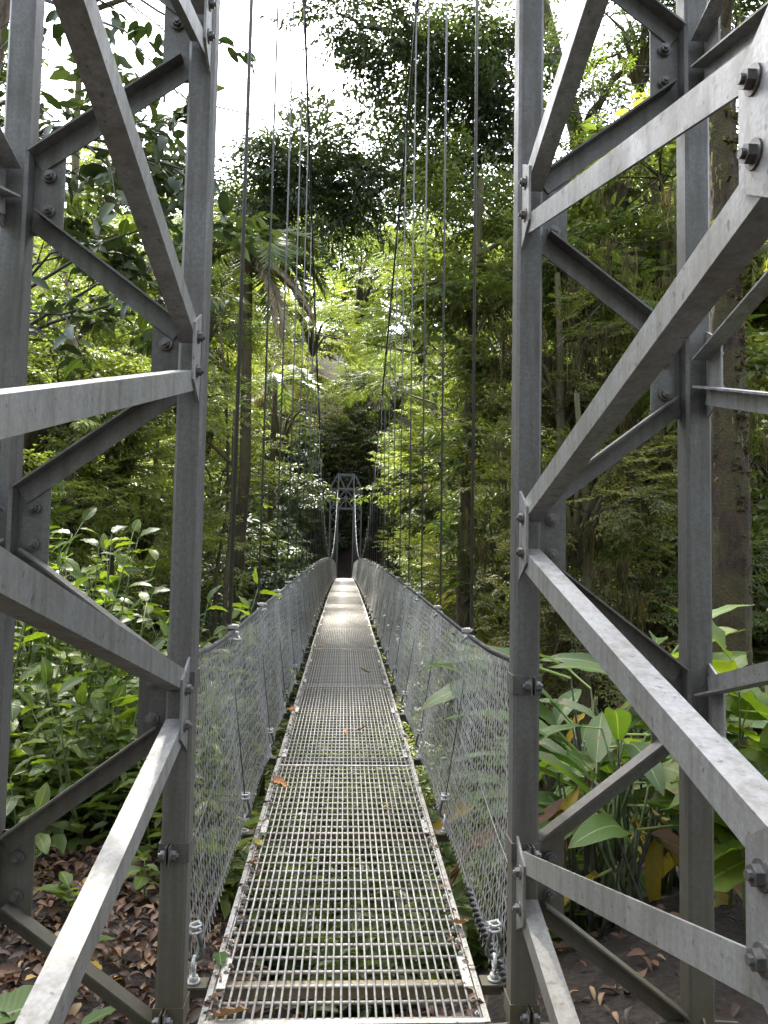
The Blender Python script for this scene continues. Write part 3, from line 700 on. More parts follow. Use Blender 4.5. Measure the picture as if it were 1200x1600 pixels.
def make_crown(key, seed, tmpl, n, nlobe, L, width, T=T2, flat=0.75, lobe_r=0.42, keep=1.0, drop=0.0):
    g = np.random.default_rng(seed); O, X, U, c = crown_points(g, n, nlobe, flat, lobe_r)
    V, F, t = place_sprays(tmpl, O, X, U, L*(0.7+0.6*g.random(n)), g, width, T, keep=keep, drop=drop)
    b = MB()
    for q in c:                                           # boughs inside the crown
        m = q*0.45+np.array((0, 0, -0.12)); b.tube([(0, 0, -0.75), m*(0.6, 0.6, 1)+np.array((0, 0, -0.2)), m, q*0.95], (0.035, 0.026, 0.018, 0.006), 5)
    for i in g.integers(n, size=min(n, 60)):              # twigs
        k = np.argmin(np.linalg.norm(c-O[i], axis=1)); b.tube([c[k]*0.8, (c[k]+O[i])/2-np.array((0, 0, .03)), O[i]+X[i]*0.1], (0.009, 0.006, 0.003), 4)
    CROWNS[key] = (V, F, t, b)
for i in range(4): make_crown(f'fine{i}', 100+i, SP_FINE, 170, 9, 0.30, 0.42)
for i in range(4): make_crown(f'med{i}', 120+i, SP_MED, 150, 9, 0.32, 0.45)
for i in range(3): make_crown(f'broad{i}', 140+i, SP_BROAD, 130, 8, 0.34, 0.48, T4)
for i in range(3): make_crown(f'pin{i}', 160+i, SP_PIN, 110, 8, 0.42, 0.34, drop=0.15)
for i in range(2): make_crown(f'open{i}', 180+i, SP_FINE, 70, 10, 0.26, 0.40, lobe_r=0.3)
_cm = {}
def crown_mesh(key, mat):
    if (key, mat) not in _cm:
        V, F, t, b = CROWNS[key]; _cm[key, mat] = arrays_mesh('crown', V, F, mat, t)
    return _cm[key, mat]
def bough_mesh(key, mat):
    if (key, mat, 'b') not in _cm: _cm[key, mat, 'b'] = CROWNS[key][3].mesh('boughs', mat)
    return _cm[key, mat, 'b']
def moss_cloud(g, P, length, width=0.05):
    n = len(P); D = np.tile((1.0, 0, 0), (n, 1)); a = g.random(n)*6.28; D = np.stack([np.cos(a), np.sin(a), 0*a], -1)
    tv, tf = TM; Yv = np.stack([-np.sin(a), np.cos(a), 0*a], -1); L = length*(0.25+1.0*g.random(n)**2.2); W = width*0.45*(0.4+g.random(n)); D = D+0
    V = P[:, None, :] + D[:, None, :]*tv[None, :, :1]*W[:, None, None] + Yv[:, None, :]*tv[None, :, 1:2]*W[:, None, None]*2 + np.array((0, 0, 1.0))*tv[None, :, 2:]*L[:, None, None]
    F = [(f[None]+(np.arange(n)*len(tv))[:, None, None]).reshape(-1, f.shape[1]) for f in tf]
    return V.reshape(-1, 3), F, np.repeat(g.random(n), len(tv))
def moss_obj(parent, P, length, width, seed, mat='moss'):
    g = np.random.default_rng(seed); V, F, t = moss_cloud(g, np.asarray(P)-np.array(org(parent)), length, width)
    o = link('hanging_moss', arrays_mesh('hanging_moss', V, F, mat, t), parent); o['kind'] = 'stuff'; return o

def trunk_path(base, top, g, wob=0.06, n=9, bend=0.0):
    base, top = np.asarray(base, float), np.asarray(top, float); f = np.linspace(0, 1, n); L = np.linalg.norm(top-base)
    w = np.cumsum(g.normal(0, wob*L/n, (n, 3)), axis=0)*np.sin(math.pi*f)[:, None]*(1, 1, 0.1)
    return base+(top-base)*f[:, None]+w
def tree(label, x, y, top, r, crowns, bark_m='bark_moss', lean=(0, 0), name='forest_tree', group=None, seed=0, sink=0.3, cat='tree'):
    """crowns: list of (key, leaf material, dx, dy, z, radius, squash)"""
    g = np.random.default_rng(seed+1000); z0 = float(ground(x, y))-sink
    t = thing(name, label, cat, (x, y, z0), group=group)
    p = trunk_path((x, y, z0), (x+lean[0], y+lean[1], top), g); n = len(p); f = np.linspace(0, 1, n)
    b = MB(); b.tube(p, r*(1-0.65*f)+r*0.6*np.exp(-f*14), 10); b.build('trunk', bark_m, t)
    for key, mat, dx, dy, z, R, sq_ in crowns:
        cx, cy = x+dx, y+dy                               # keep the bridge clear
        if -3 < cy-1.2*R < 62.5 and z-1.1*R*sq_ < float(cable_z(np.clip(cy, 2.7, 61)))+0.6 and abs(cx) < 1.22*R+0.95:
            dx = math.copysign(1.22*R+0.95, cx if abs(cx) > 0.3 else x)-x
        c = link('crown', crown_mesh(key, mat), t); c.location = (x+dx-x, y+dy-y, z-z0); c.rotation_euler = (0, 0, g.uniform(0, 6.28)); c.scale = (R, R, R*sq_)
        q = link('boughs', bough_mesh(key, bark_m), c)
        # a limb from the trunk into each crown
        a = np.array((x+lean[0]*0.8, y+lean[1]*0.8, min(top-0.2, z-R*sq_*0.9))); e = np.array((x+dx, y+dy, z-R*sq_*0.3))
        if np.linalg.norm((e-a)[:2]) > 0.4:
            k = np.argmin(np.abs(p[:, 2]-a[2])); a = p[k]
            b = MB(); b.tube([a, (a+e)/2+np.array((0, 0, -0.05*np.linalg.norm(e-a))), e], (r*0.45, r*0.33, r*0.15), 7); b.build('limb', bark_m, t)
    return t

# ------------------------------------------------------------------ single large leaves
def big_leaf(name, mat, length, width, droop, fold, wave, seed, petiole=0.15, n=9, shape='ellip', tip=1.0):
    g = np.random.default_rng(seed); f = np.linspace(0, 1, n)
    if shape == 'ellip': w = np.sin(math.pi*np.clip(f*0.96+0.03, 0, 1)**0.85)**0.8
    elif shape == 'heart': w = np.clip(1.25*np.sin(math.pi*np.clip(f+0.16, 0, 1)**1.15), 0, 1)*np.where(f > 0.98, 0, 1); w[0] = 0.55
    else: w = np.clip(np.minimum(f*5, 1), 0, 1)*(1-f**4)**0.9
    w = w*width/2; w[-1] = 0.002
    th = -droop*f; x = np.concatenate([[0], np.cumsum(np.cos(th[1:])/(n-1))])*length; z = np.concatenate([[0], np.cumsum(np.sin(th[1:])/(n-1))])*length
    V, U = [], []
    for i in range(n):
        for s in (-1, -0.55, 0, 0.55, 1):
            wob = wave*math.sin(i*2.4+s*3+seed)*abs(s)*width
            V.append((x[i]-abs(s)*w[i]*0.12+petiole*length, s*w[i]*math.cos(fold), z[i]+abs(s)*w[i]*math.sin(fold)+wob+g.normal(0, 0.003)*abs(s)*width)); U.append((f[i], s, 0))
    idx = np.arange(n*5).reshape(n, 5)
    F = np.stack([idx[:-1, :-1], idx[1:, :-1], idx[1:, 1:], idx[:-1, 1:]], -1).reshape(-1, 4)
    V = np.array(V); U = np.array(U)
    if petiole > 0:                                       # the leaf stalk, a thin three-sided tube
        r = 0.012*length; k = len(V); pv = [(px, r*math.cos(a), r*math.sin(a)-0.004) for px in (0, petiole*length*1.15) for a in (1.57, 3.67, 5.76)]
        V = np.concatenate([V, pv]); U = np.concatenate([U, np.tile((0.5, 0, 0), (6, 1))])
        F = np.concatenate([F, [(k, k+1, k+4, k+3), (k+1, k+2, k+5, k+4), (k+2, k, k+3, k+5)]])
    return arrays_mesh(name, V, F, mat, np.full(len(V), 0.55), U, smooth=True)
LEAFSET = {}
def leafset(key, mat, ratio, shape, n=5, droop=(0.2, 1.0), fold=(0.1, 0.5), wave=0.05, petiole=0.15, seed=0):
    g = np.random.default_rng(seed+77)
    LEAFSET[key] = [big_leaf('leaf', mat, 1.0, ratio*g.uniform(0.85, 1.15), g.uniform(*droop), g.uniform(*fold), wave, seed*10+i, petiole, shape=shape) for i in range(n)]
leafset('shrub', 'shrub_leaf', 0.50, 'ellip', 5, (0.2, 0.9), (0.1, 0.4), 0.04, 0.12, 1)
leafset('shrub_bright', 'bright_leaf', 0.52, 'ellip', 5, (0.2, 0.9), (0.1, 0.4), 0.05, 0.12, 2)
leafset('tree_leaf', 'silhouette_leaf', 0.46, 'ellip', 4, (0.1, 0.8), (0.1, 0.5), 0.04, 0.14, 3)
leafset('heart', 'bright_leaf', 0.66, 'heart', 5, (0.3, 0.9), (0.05, 0.35), 0.05, 0.30, 4)
leafset('banana', 'big_leaf', 0.26, 'ellip', 6, (0.3, 1.3), (0.15, 0.5), 0.05, 0.22, 5)
leafset('banana_dry', 'yellow_leaf', 0.20, 'ellip', 4, (0.6, 1.6), (0.3, 0.8), 0.16, 0.15, 6)
leafset('brown_big', 'brown_leaf', 0.22, 'ellip', 3, (0.6, 1.8), (0.4, 0.9), 0.2, 0.12, 7)
leafset('strap', 'big_leaf', 0.09, 'strap', 4, (0.9, 2.2), (0.3, 0.6), 0.03, 0.03, 8)
leafset('fallen_brown', 'brown_leaf', 0.45, 'ellip', 4, (-1.0, 1.2), (0.2, 0.9), 0.12, 0.1, 9)
leafset('fallen_yellow', 'yellow_leaf', 0.5, 'ellip', 3, (-0.6, 0.8), (0.1, 0.6), 0.08, 0.1, 10)
leafset('fallen_orange', 'orange_leaf', 0.5, 'ellip', 3, (-1.0, 1.0), (0.2, 0.7), 0.15, 0.1, 11)
leafset('fallen_green', 'big_leaf', 0.6, 'ellip', 2, (-0.3, 0.4), (0.05, 0.3), 0.05, 0.1, 12)
def set_leaf(parent, key, p, d, up, size, g, name='leaf'):
    me = LEAFSET[key][g.integers(len(LEAFSET[key]))]
    X, Yv, Z = frames(np.array([unit(d)]), np.array([up], float)); M = Matrix(np.stack([X[0], Yv[0], Z[0]]).T.tolist())
    o = link(name, me, parent); o.location = Vector(np.asarray(p, float)-np.array(org(parent))); o.rotation_mode = 'QUATERNION'; o.rotation_quaternion = M.to_quaternion(); o.scale = (size,)*3
    return o
def shrub(label, x, y, h, nstem, nleaf, size, key='shrub', spread=0.35, stem='stem_green', seed=0, name='leafy_shrub', group='shrubs on the left bank', lean=(0, 0), start=0.25, cat='shrub', z0=None, mixkey=None):
    g = np.random.default_rng(seed+300); zb = float(ground(x, y))-0.04 if z0 is None else z0
    t = thing(name, label, cat, (x, y, zb), group=group)
    for i in range(nstem):
        a = g.uniform(0, 6.28); s = spread*h*g.uniform(0.3, 1); hh = h*g.uniform(0.65, 1.0)
        tip = np.array((x+math.cos(a)*s+lean[0], y+math.sin(a)*s+lean[1], zb+hh)); b0 = np.array((x+math.cos(a)*0.04, y+math.sin(a)*0.04, zb))
        p = trunk_path(b0, tip, g, 0.10, 7); b = MB(); b.tube(p, np.linspace(0.010, 0.003, 7)*(0.7+0.3*h), 5); b.build('stem', stem, t)
        for j in range(nleaf):
            f = start+(1-start)*(j+0.5)/nleaf; k = f*6; q = p[int(k)]+(p[min(6, int(k)+1)]-p[int(k)])*(k-int(k))
            an = j*2.4+i+g.normal(0, 0.4); el = g.uniform(-0.25, 0.6)
            d = (math.cos(an)*math.cos(el), math.sin(an)*math.cos(el), math.sin(el))
            kk = key if (mixkey is None or g.random() < 0.72) else mixkey
            set_leaf(t, kk, q, d, (g.normal(0, .3), g.normal(0, .3), 1), size*g.uniform(0.65, 1.2), g)
        set_leaf(t, key, p[-1], (g.normal(0, .5), g.normal(0, .5), 0.5), (g.normal(0, .4), -0.4, 1), size*0.9, g)
    return t

# ------------------------------------------------------------------ near-left broadleaf tree, its leaves dark against the sky
def limb_tree(label, base, trunk_pts, r, limbs, bark_m, name='forest_tree', group=None):
    """trunk and limbs through given places; returns the thing and the limb paths"""
    z0 = float(ground(base[0], base[1]))-0.3
    t = thing(name, label, 'tree', (base[0], base[1], z0), group=group)
    p = np.array([(base[0], base[1], z0)] + [tuple(q) for q in trunk_pts]); n = len(p); f = np.linspace(0, 1, n)
    # smooth the path
    ff = np.linspace(0, 1, 24); P = np.stack([np.interp(ff, f, p[:, k]) for k in range(3)], -1)
    for _ in range(3): P[1:-1] = (P[:-2]+2*P[1:-1]+P[2:])/4
    b = MB(); ff = np.linspace(0, 1, 150); P = np.stack([np.interp(ff, np.linspace(0, 1, 24), P[:, k]) for k in range(3)], -1)
    b.tube(P, r*(1-0.6*ff)+r*0.5*np.exp(-ff*14), 36)
    V = np.array(b.v); ax = np.repeat(P, 36, 0); dv = V-ax; a = np.tile(np.arange(36)*2*math.pi/36, 150); fz = np.repeat(ff, 36)
    k = 1+0.06*np.sin(a*5+3*np.sin(fz*9))+0.035*np.sin(a*13+4*np.sin(fz*23)+fz*31)+RNG.normal(0, 0.022, len(a))+0.05*np.sin(fz*57+a*2)*np.sin(fz*23+a)
    b.v = [tuple(q) for q in ax+dv*k[:, None]]; b.build('trunk', bark_m, t)
    out = []
    for pts, rr in limbs:
        q = np.array([tuple(a) for a in pts]); m = len(q); g = np.linspace(0, 1, m); gg = np.linspace(0, 1, 16)
        Q = np.stack([np.interp(gg, g, q[:, k]) for k in range(3)], -1)
        for _ in range(2): Q[1:-1] = (Q[:-2]+2*Q[1:-1]+Q[2:])/4
        Q[1:-1] += RNG.normal(0, 0.02*np.linalg.norm(Q[-1]-Q[0])/4, Q[1:-1].shape)
        b = MB(); b.tube(Q, rr*(1-0.75*gg), 8); b.build('limb', bark_m, t); out.append(Q)
    return t, out
def leafy(parent, Q, n, seed, tmpl, L, off, width, mat, T=T2, f0=0.15, drop=0.0, zoff=0.0, name='crown'):
    """sprays growing off a limb path"""
    g = np.random.default_rng(seed); f = f0+(1-f0)*g.random(n)**0.8; k = f*(len(Q)-1); i = np.minimum(k.astype(int), len(Q)-2)
    P = Q[i]+(Q[i+1]-Q[i])*(k-i)[:, None]; v = g.normal(size=(n, 3)); v /= np.linalg.norm(v, axis=1)[:, None]; v *= (1, 1, 0.7)
    nc = max(3, n//6); ci = g.integers(n, size=nc)[g.integers(nc, size=n)]      # sprays gather in clumps
    P = P[ci]; cv = g.normal(size=(n, 3))[ci]*(off*0.55)
    i = i[ci]; O = P+cv*(1, 1, 0.6)+v*(off*0.42*g.random(n)**0.6)[:, None]; O[:, 2] += zoff
    d = (Q[i+1]-Q[i]); d /= np.linalg.norm(d, axis=1)[:, None]
    X = v+0.5*d+g.normal(0, 0.3, (n, 3)); X[:, 2] -= 0.1
    U = np.array((0, 0, 1.0))+g.normal(0, 0.3, (n, 3))+0.3*v
    V, F, t = place_sprays(tmpl, O-np.array(org(parent)), X, U, L*(0.7+0.6*g.random(n)), g, width, T, drop=drop)
    o = link(name, arrays_mesh(name, V, F, mat, t), parent); o['kind'] = 'stuff'
    b = MB()
    for j in range(0, n, 2): b.tube([P[j], (P[j]+O[j])/2+(0, 0, 0.02), O[j]+X[j]*L*0.3], (0.008, 0.006, 0.003), 4)
    b.build('twig_mass', 'stem_dark', parent)['kind'] = 'stuff'
    return o

T5 = [(-3.3, 6.6, 1.5), (-3.15, 6.4, 3.2), (-3.0, 6.0, 4.6), (-2.7, 5.8, 6.2)]
tips = [(18, 80, 5.4), (105, 30, 5.2), (190, 20, 5.6), (255, 45, 5.0), (232, 100, 5.3), (140, 105, 5.0), (250, 185, 5.0), (160, 215, 5.4), (95, 190, 5.2), (285, 250, 5.2),
        (205, 290, 5.0), (120, 300, 5.4), (262, 345, 5.2), (170, 370, 5.0), (95, 400, 5.4), (215, 440, 5.3), (130, 480, 5.0), (270, 470, 5.6), (60, 330, 5.0), (355, 75, 5.0), (352, 285, 5.0),
        (20, 190, 5.3), (30, 420, 5.2), (10, 300, 5.6), (235, 240, 5.8), (150, 40, 6.0), (75, 520, 5.3)]
near_tree, _ = limb_tree('tall broad-leaved tree leaning over the left tower leg, dark leaves against the sky', (-3.4, 6.8), T5, 0.13, [], 'bark_pale')
g = np.random.default_rng(5)
for i, (px, py, Y) in enumerate(tips):
    e = at(px, py, Y); root = np.array(T5[1] if py > 330 else T5[2] if py > 120 else T5[3]); root = root+g.normal(0, 0.08, 3)
    m1 = root+(e-root)*0.4+np.array((0, 0, 0.18+g.normal(0, 0.08))); m2 = root+(e-root)*0.75+np.array((0, 0, 0.10))+g.normal(0, 0.05, 3)
    b = MB(); b.tube([root, m1, m2, e], (0.022, 0.014, 0.009, 0.004), 6); b.build('branch', 'stem_dark', near_tree)
    for sub in range(2):
        a = m2+(e-m2)*(0.1+0.45*sub); d0 = unit(e-m2+g.normal(0, 0.18, 3)); L = 0.36+0.12*g.random(); tip = a+d0*L+np.array((0, 0, -0.05))
        b = MB(); b.tube([a, (a+tip)/2+(0, 0, 0.02), tip], (0.006, 0.004, 0.002), 4); b.build('twig', 'stem_dark', near_tree)
        for j in range(6):
            f = 0.2+0.8*j/5; q = a+(tip-a)*f; an = g.uniform(0, 6.28)
            d = d0*0.5+np.array((math.cos(an), math.sin(an)*0.7, g.uniform(-0.8, 0.5)))*0.8
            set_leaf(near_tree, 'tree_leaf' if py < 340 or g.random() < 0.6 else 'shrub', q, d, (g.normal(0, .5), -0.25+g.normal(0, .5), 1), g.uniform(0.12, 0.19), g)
# an open leafy layer behind
pts = np.array([at(px, py, Y+0.9) for px, py, Y in tips])
gq = np.random.default_rng(9); O = np.repeat(pts[6:19], 5, 0)+gq.normal(0, 0.22, (65, 3))
V, F, tt_ = place_sprays(SP_BROAD, O-np.array(org(near_tree)), gq.normal(0, 1, (65, 3))*(1, 1, 0.3), np.array((0, 0, 1.0))+gq.normal(0, 0.4, (65, 3)), 0.35+0.2*gq.random(65), gq, 0.48, T8)
o = link('crown', arrays_mesh('crown', V, F, 'leaf_dark', tt_), near_tree); o['kind'] = 'stuff'

# ------------------------------------------------------------------ big overhanging tree, upper right of the sky gap
TR = [at(960, 640, 19), at(945, 380, 18), at(900, 200, 17.5), at(868, 90, 17.5), at(830, -80, 17)]
L1 = [at(868, 100, 17.4), at(800, 60, 16), at(700, 70, 15), at(600, 50, 14.5), at(525, 20, 14)]
L2 = [at(930, 290, 17.8), at(800, 245, 16.5), at(690, 250, 16), at(600, 270, 16), at(500, 310, 15.5), at(395, 325, 15)]
L3 = [at(640, 262, 16), at(560, 320, 15.6), at(500, 365, 15.3)]
L4 = [at(890, 180, 17.4), at(820, 150, 16), at(740, 170, 15.5), at(650, 110, 15)]
L5 = [at(905, 210, 17.5), at(960, 120, 16), at(1040, 60, 15), at(1120, 20, 14.5)]
L6 = [at(935, 330, 17.8), at(880, 330, 16), at(820, 370, 15), at(760, 330, 14.5)]
over, lq = limb_tree('mossy tree arching over the bridge, its dark limbs crossing the white sky', (7.2, 20.5), TR, 0.30, [(L1, .10), (L2, .12), (L3, .06), (L4, .09), (L5, .10), (L6, .08)], 'bark_moss')
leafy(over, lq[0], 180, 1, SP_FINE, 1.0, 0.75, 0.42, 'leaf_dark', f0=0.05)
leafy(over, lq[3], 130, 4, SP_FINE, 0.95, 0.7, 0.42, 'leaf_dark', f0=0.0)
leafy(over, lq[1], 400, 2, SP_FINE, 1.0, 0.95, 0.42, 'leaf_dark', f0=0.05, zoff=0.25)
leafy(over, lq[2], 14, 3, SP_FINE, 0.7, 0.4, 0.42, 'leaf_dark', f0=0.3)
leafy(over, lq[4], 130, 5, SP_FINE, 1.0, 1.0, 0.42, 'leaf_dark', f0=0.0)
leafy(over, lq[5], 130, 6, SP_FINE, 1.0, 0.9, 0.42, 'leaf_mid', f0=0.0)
gm = np.random.default_rng(3)
def along(Q, n, g, sx=0.10):
    k = g.random(n)*(len(Q)-1.001); i = k.astype(int); return Q[i]+(Q[i+1]-Q[i])*(k-i)[:, None]+g.normal(0, sx, (n, 3))*(1, 1, 0.4)
moss_obj(over, np.concatenate([along(lq[1], 1100, gm, 0.12), along(lq[2], 300, gm, 0.07), along(lq[0], 260, gm, 0.1), along(lq[3], 160, gm, 0.1)]), 0.34, 0.05, 4, 'leaf_dark')

# ------------------------------------------------------------------ the big brown trunk on the right and the moss-hung trees beside it
bigt, bq = limb_tree('thick brown moss-flecked trunk rising behind the right tower leg', (4.05, 8.2),
                     [at(1143, 950, 8.1), at(1139, 700, 8.05), at(1133, 420, 8.0), at(1126, 150, 8.0), at(1115, -150, 8.0), at(1110, -500, 8.0)], 0.235,
                     [([at(1125, 60, 8), at(1150, -40, 7.6), at(1190, -120, 7)], 0.07), ([at(1128, 300, 8), at(1165, 330, 7.8), at(1185, 380, 7.7)], 0.05)], 'bark_brown')
gm = np.random.default_rng(6); Q = np.array([at(1145, 930, 8.1), at(1139, 700, 8.05), at(1133, 420, 8.0), at(1126, 150, 8.0)])
a_ = gm.uniform(0, 6.28, 900); rr = 0.185
P = along(Q, 900, gm, 0.0)+np.stack([np.cos(a_)*rr, np.sin(a_)*rr, 0*a_], -1)
moss_obj(bigt, P[(np.cos(a_) > -0.2)], 0.13, 0.075, 7); moss_obj(bigt, along(Q, 260, gm, 0.0)+np.stack([np.cos(a_)*rr, np.sin(a_)*rr, 0*a_], -1)[:260], 0.16, 0.06, 8, 'leaf_olive')
leafy(bigt, bq[1], 10, 61, [spray(900, 2, 8, 0.5, 0.6)], 0.4, 0.12, 0.12, 'leaf_olive', f0=0.2, drop=0.6)
LEAN = {}
def crown_at(label, px, py, Y, R, key, mat, bx=None, by=0.0, r=0.11, sq_=0.85, bark_m='bark_moss', name='forest_tree', group=None, seed=0, extra=(), moss=0, moss_len=0.5, top=None, cat='tree'):
    """a tree whose crown stands at a place seen in the photo; the trunk stands away from the bridge"""
    c = at(px, py, Y); s = 1 if c[0] > 0 else -1
    x = c[0] if bx is None else bx
    if abs(x) < 1.6: x = s*1.7
    cr = [(key, mat, c[0]-x, c[1]-(c[1]+by), c[2], R, sq_)]
    for (qx, qy, qY, qR, qk, qm) in extra:
        e = at(qx, qy, qY); cr.append((qk, qm, e[0]-x, e[1]-(c[1]+by), e[2], qR, sq_))
    t = tree(label, x, c[1]+by, (top if top is not None else max(k[4] for k in cr)), r, cr, bark_m, (0, 0), name, group, seed, cat=cat)
    if moss:
        g = np.random.default_rng(seed+5)
        P = []
        for k in cr:
            v = g.normal(size=(moss, 3)); v /= np.linalg.norm(v, axis=1)[:, None]; cl = np.repeat(g.normal(0, 0.5, (moss//35+1, 3)), 35, 0)[:moss]
            P.append(np.array((x+k[2], c[1]+by+k[3], k[4]))+(cl+v*(0.02+0.07*g.random((moss, 1))))*k[5]*(1, 1, 0.7))
        moss_obj(t, np.concatenate(P), moss_len, 0.03+0.012*R/2, seed)
    return t
G_R = 'moss-hung trees right of the bridge'; G_L = 'trees left of the bridge'; G_M = 'trees beside the middle of the bridge'
crown_at('olive moss-draped tree seen low between the right tower posts', 900, 760, 10.5, 1.75, 'fine0', 'leaf_olive', r=.10, group=G_R, seed=1, moss=1100, moss_len=0.55, extra=((990, 640, 11.5, 1.7, 'fine1', 'leaf_olive'),))
crown_at('mossy tree with trailing beard moss just right of the right inner post', 880, 560, 12, 1.8, 'fine2', 'leaf_olive', bx=3.3, r=.12, group=G_R, seed=2, moss=1100, moss_len=0.6, extra=((1000, 450, 12.5, 1.8, 'pin0', 'leaf_mid'),))
crown_at('feathery green tree high between the right tower posts, sky showing through', 960, 230, 13.5, 2.3, 'open0', 'leaf_mid', bx=5.4, r=.10, group=G_R, seed=3, extra=((900, 400, 13, 1.6, 'pin1', 'leaf_mid'), (1040, 330, 13.5, 1.6, 'open1', 'leaf_mid')))
crown_at('low dark bushy tree at the foot of the right slope', 920, 960, 11, 1.9, 'fine3', 'leaf_olive', r=.09, group=G_R, seed=4, moss=800, moss_len=0.4, extra=((1010, 900, 12, 1.8, 'fine0', 'leaf_mid'),))
crown_at('sunlit pale green tree beyond the thick brown trunk', 1185, 420, 15, 2.6, 'med0', 'leaf_light', r=.13, group=G_R, seed=5, extra=((1190, 700, 14, 2.2, 'med1', 'leaf_light'), (1150, 560, 16, 2.0, 'fine1', 'leaf_light')))
crown_at('shaded leafy tree low beyond the thick brown trunk', 1180, 930, 13, 2.1, 'med2', 'leaf_mid', r=.12, group=G_R, seed=6, extra=((1080, 800, 15, 2.2, 'fine2', 'leaf_olive'),))
crown_at('dark tree far back filling the gap between the right tower posts', 960, 640, 20, 3.6, 'fine1', 'leaf_olive', r=.2, group=G_R, seed=7, extra=((930, 900, 21, 3.4, 'fine2', 'leaf_olive'), (1010, 420, 22, 3.4, 'fine3', 'leaf_mid')))
crown_at('high thin-leaved tree at the top right, behind the upper braces', 1110, 130, 14, 2.4, 'open1', 'leaf_mid', bx=8.0, r=.13, group=G_R, seed=8, extra=((1180, 30, 13, 2.0, 'open0', 'leaf_dark'), (1000, 40, 15, 2.2, 'open1', 'leaf_dark')))
crown_at('tall tree filling the view under the crossing dark limbs, left of the axis', 480, 345, 50, 4.2, 'fine0', 'leaf_mid', bx=-9.5, r=.24, group=G_M, seed=16, extra=((420, 420, 48, 4.0, 'med1', 'leaf_mid'), (540, 420, 54, 4.2, 'fine1', 'leaf_mid')))
crown_at('tall tree filling the view under the crossing dark limbs, right of the axis', 640, 350, 48, 4.2, 'med0', 'leaf_mid', bx=10.5, r=.24, group=G_M, seed=17, extra=((720, 420, 46, 4.2, 'fine2', 'leaf_mid'), (600, 470, 52, 4.0, 'med3', 'leaf_mid'), (760, 320, 44, 3.6, 'fine3', 'leaf_mid')))
crown_at('dense leafy tree behind the slender mossy trunk', 750, 600, 26, 3.0, 'med1', 'leaf_mid', bx=7.0, r=.18, group=G_M, seed=18, extra=((800, 760, 25, 2.8, 'med2', 'leaf_mid'), (700, 760, 30, 2.6, 'broad0', 'leaf_mid'), (820, 450, 27, 3.0, 'fine1', 'leaf_mid')))
crown_at('dense tree behind the left inner post at middle height', 300, 720, 22, 3.0, 'med3', 'leaf_light', bx=-7.5, r=.18, group=G_L, seed=19, extra=((220, 560, 20, 2.8, 'fine1', 'leaf_light'), (130, 700, 18, 2.6, 'med0', 'leaf_light'), (60, 560, 17, 2.6, 'fine3', 'leaf_light')))
# mossy trunk with leaves growing on it, right of the deck
mt, mq = limb_tree('slender mossy trunk covered in clinging plants, right of the walkway', (2.35, 14.2),
                   [at(722, 990, 14), at(728, 800, 13.9), at(735, 600, 13.8), at(742, 430, 13.8), at(752, 280, 13.8)], 0.155,
                   [([at(735, 620, 13.8), at(790, 640, 13.4), at(830, 690, 13)], 0.05), ([at(740, 470, 13.8), at(690, 440, 13.5), at(640, 450, 13.2)], 0.05), ([at(745, 400, 13.8), at(800, 370, 13.6), at(840, 400, 13.2)], 0.05)], 'bark_moss')
Qm = np.array([at(722, 980, 14), at(728, 800, 13.9), at(735, 600, 13.8), at(742, 430, 13.8)])
leafy(mt, Qm, 80, 71, [spray(910+i, 1, 7, 0.42, 0.7) for i in range(4)], 0.55, 0.25, 0.30, 'leaf_mid', T8, f0=0.0, drop=0.45)
leafy(mt, Qm, 44, 72, [spray(920+i, 0, 9, 0.7, 0.7) for i in range(3)], 0.55, 0.2, 0.08, 'leaf_olive', T8, f0=0.0, drop=0.7)
for k, s_ in ((0, 73), (1, 74), (2, 75)): leafy(mt, mq[k], 26, s_, SP_MED, 0.7, 0.5, 0.45, 'leaf_mid', f0=0.2)
gm = np.random.default_rng(16); moss_obj(mt, np.concatenate([along(Qm, 500, gm, 0.14), along(mq[0], 120, gm, 0.06)]), 0.22, 0.04, 17)
crown_at('bright leafy tree just right of the far tower, leaves in sun', 645, 735, 34, 2.4, 'med0', 'leaf_light', bx=5.5, r=.14, group=G_M, seed=11, sq_=0.6, extra=((690, 690, 30, 2.2, 'med1', 'leaf_light'), (610, 850, 36, 1.7, 'fine0', 'leaf_light')))
crown_at('sunlit leafy tree low to the right of the deck middle', 690, 850, 21, 1.7, 'med3', 'leaf_light', bx=3.9, r=.10, group=G_M, seed=12, extra=((770, 800, 19, 1.5, 'med2', 'leaf_mid'), (655, 900, 25, 1.5, 'fine3', 'leaf_mid')))
crown_at('feather-leaved tree spreading above the far half of the bridge', 560, 430, 27, 3.3, 'pin0', 'leaf_mid', bx=6.5, r=.16, group=G_M, seed=13, sq_=0.7, extra=((490, 500, 29, 2.6, 'pin1', 'leaf_light'), (660, 500, 24, 2.6, 'pin2', 'leaf_mid'), (620, 590, 30, 2.4, 'pin1', 'leaf_mid')))
crown_at('feather-leaved tree close on the right above the nets', 790, 520, 17, 2.0, 'pin2', 'leaf_mid', bx=4.6, r=.11, group=G_M, seed=14, extra=((720, 390, 18, 1.8, 'pin0', 'leaf_light'), (810, 700, 17, 1.6, 'pin1', 'leaf_mid')))
crown_at('dim bushy tree at the right edge of the nets', 780, 900, 17, 1.7, 'fine0', 'leaf_olive', bx=4.6, r=.09, group=G_M, seed=15, extra=((830, 960, 15, 1.4, 'fine2', 'leaf_mid'), (730, 930, 23, 1.7, 'fine1', 'leaf_mid')))
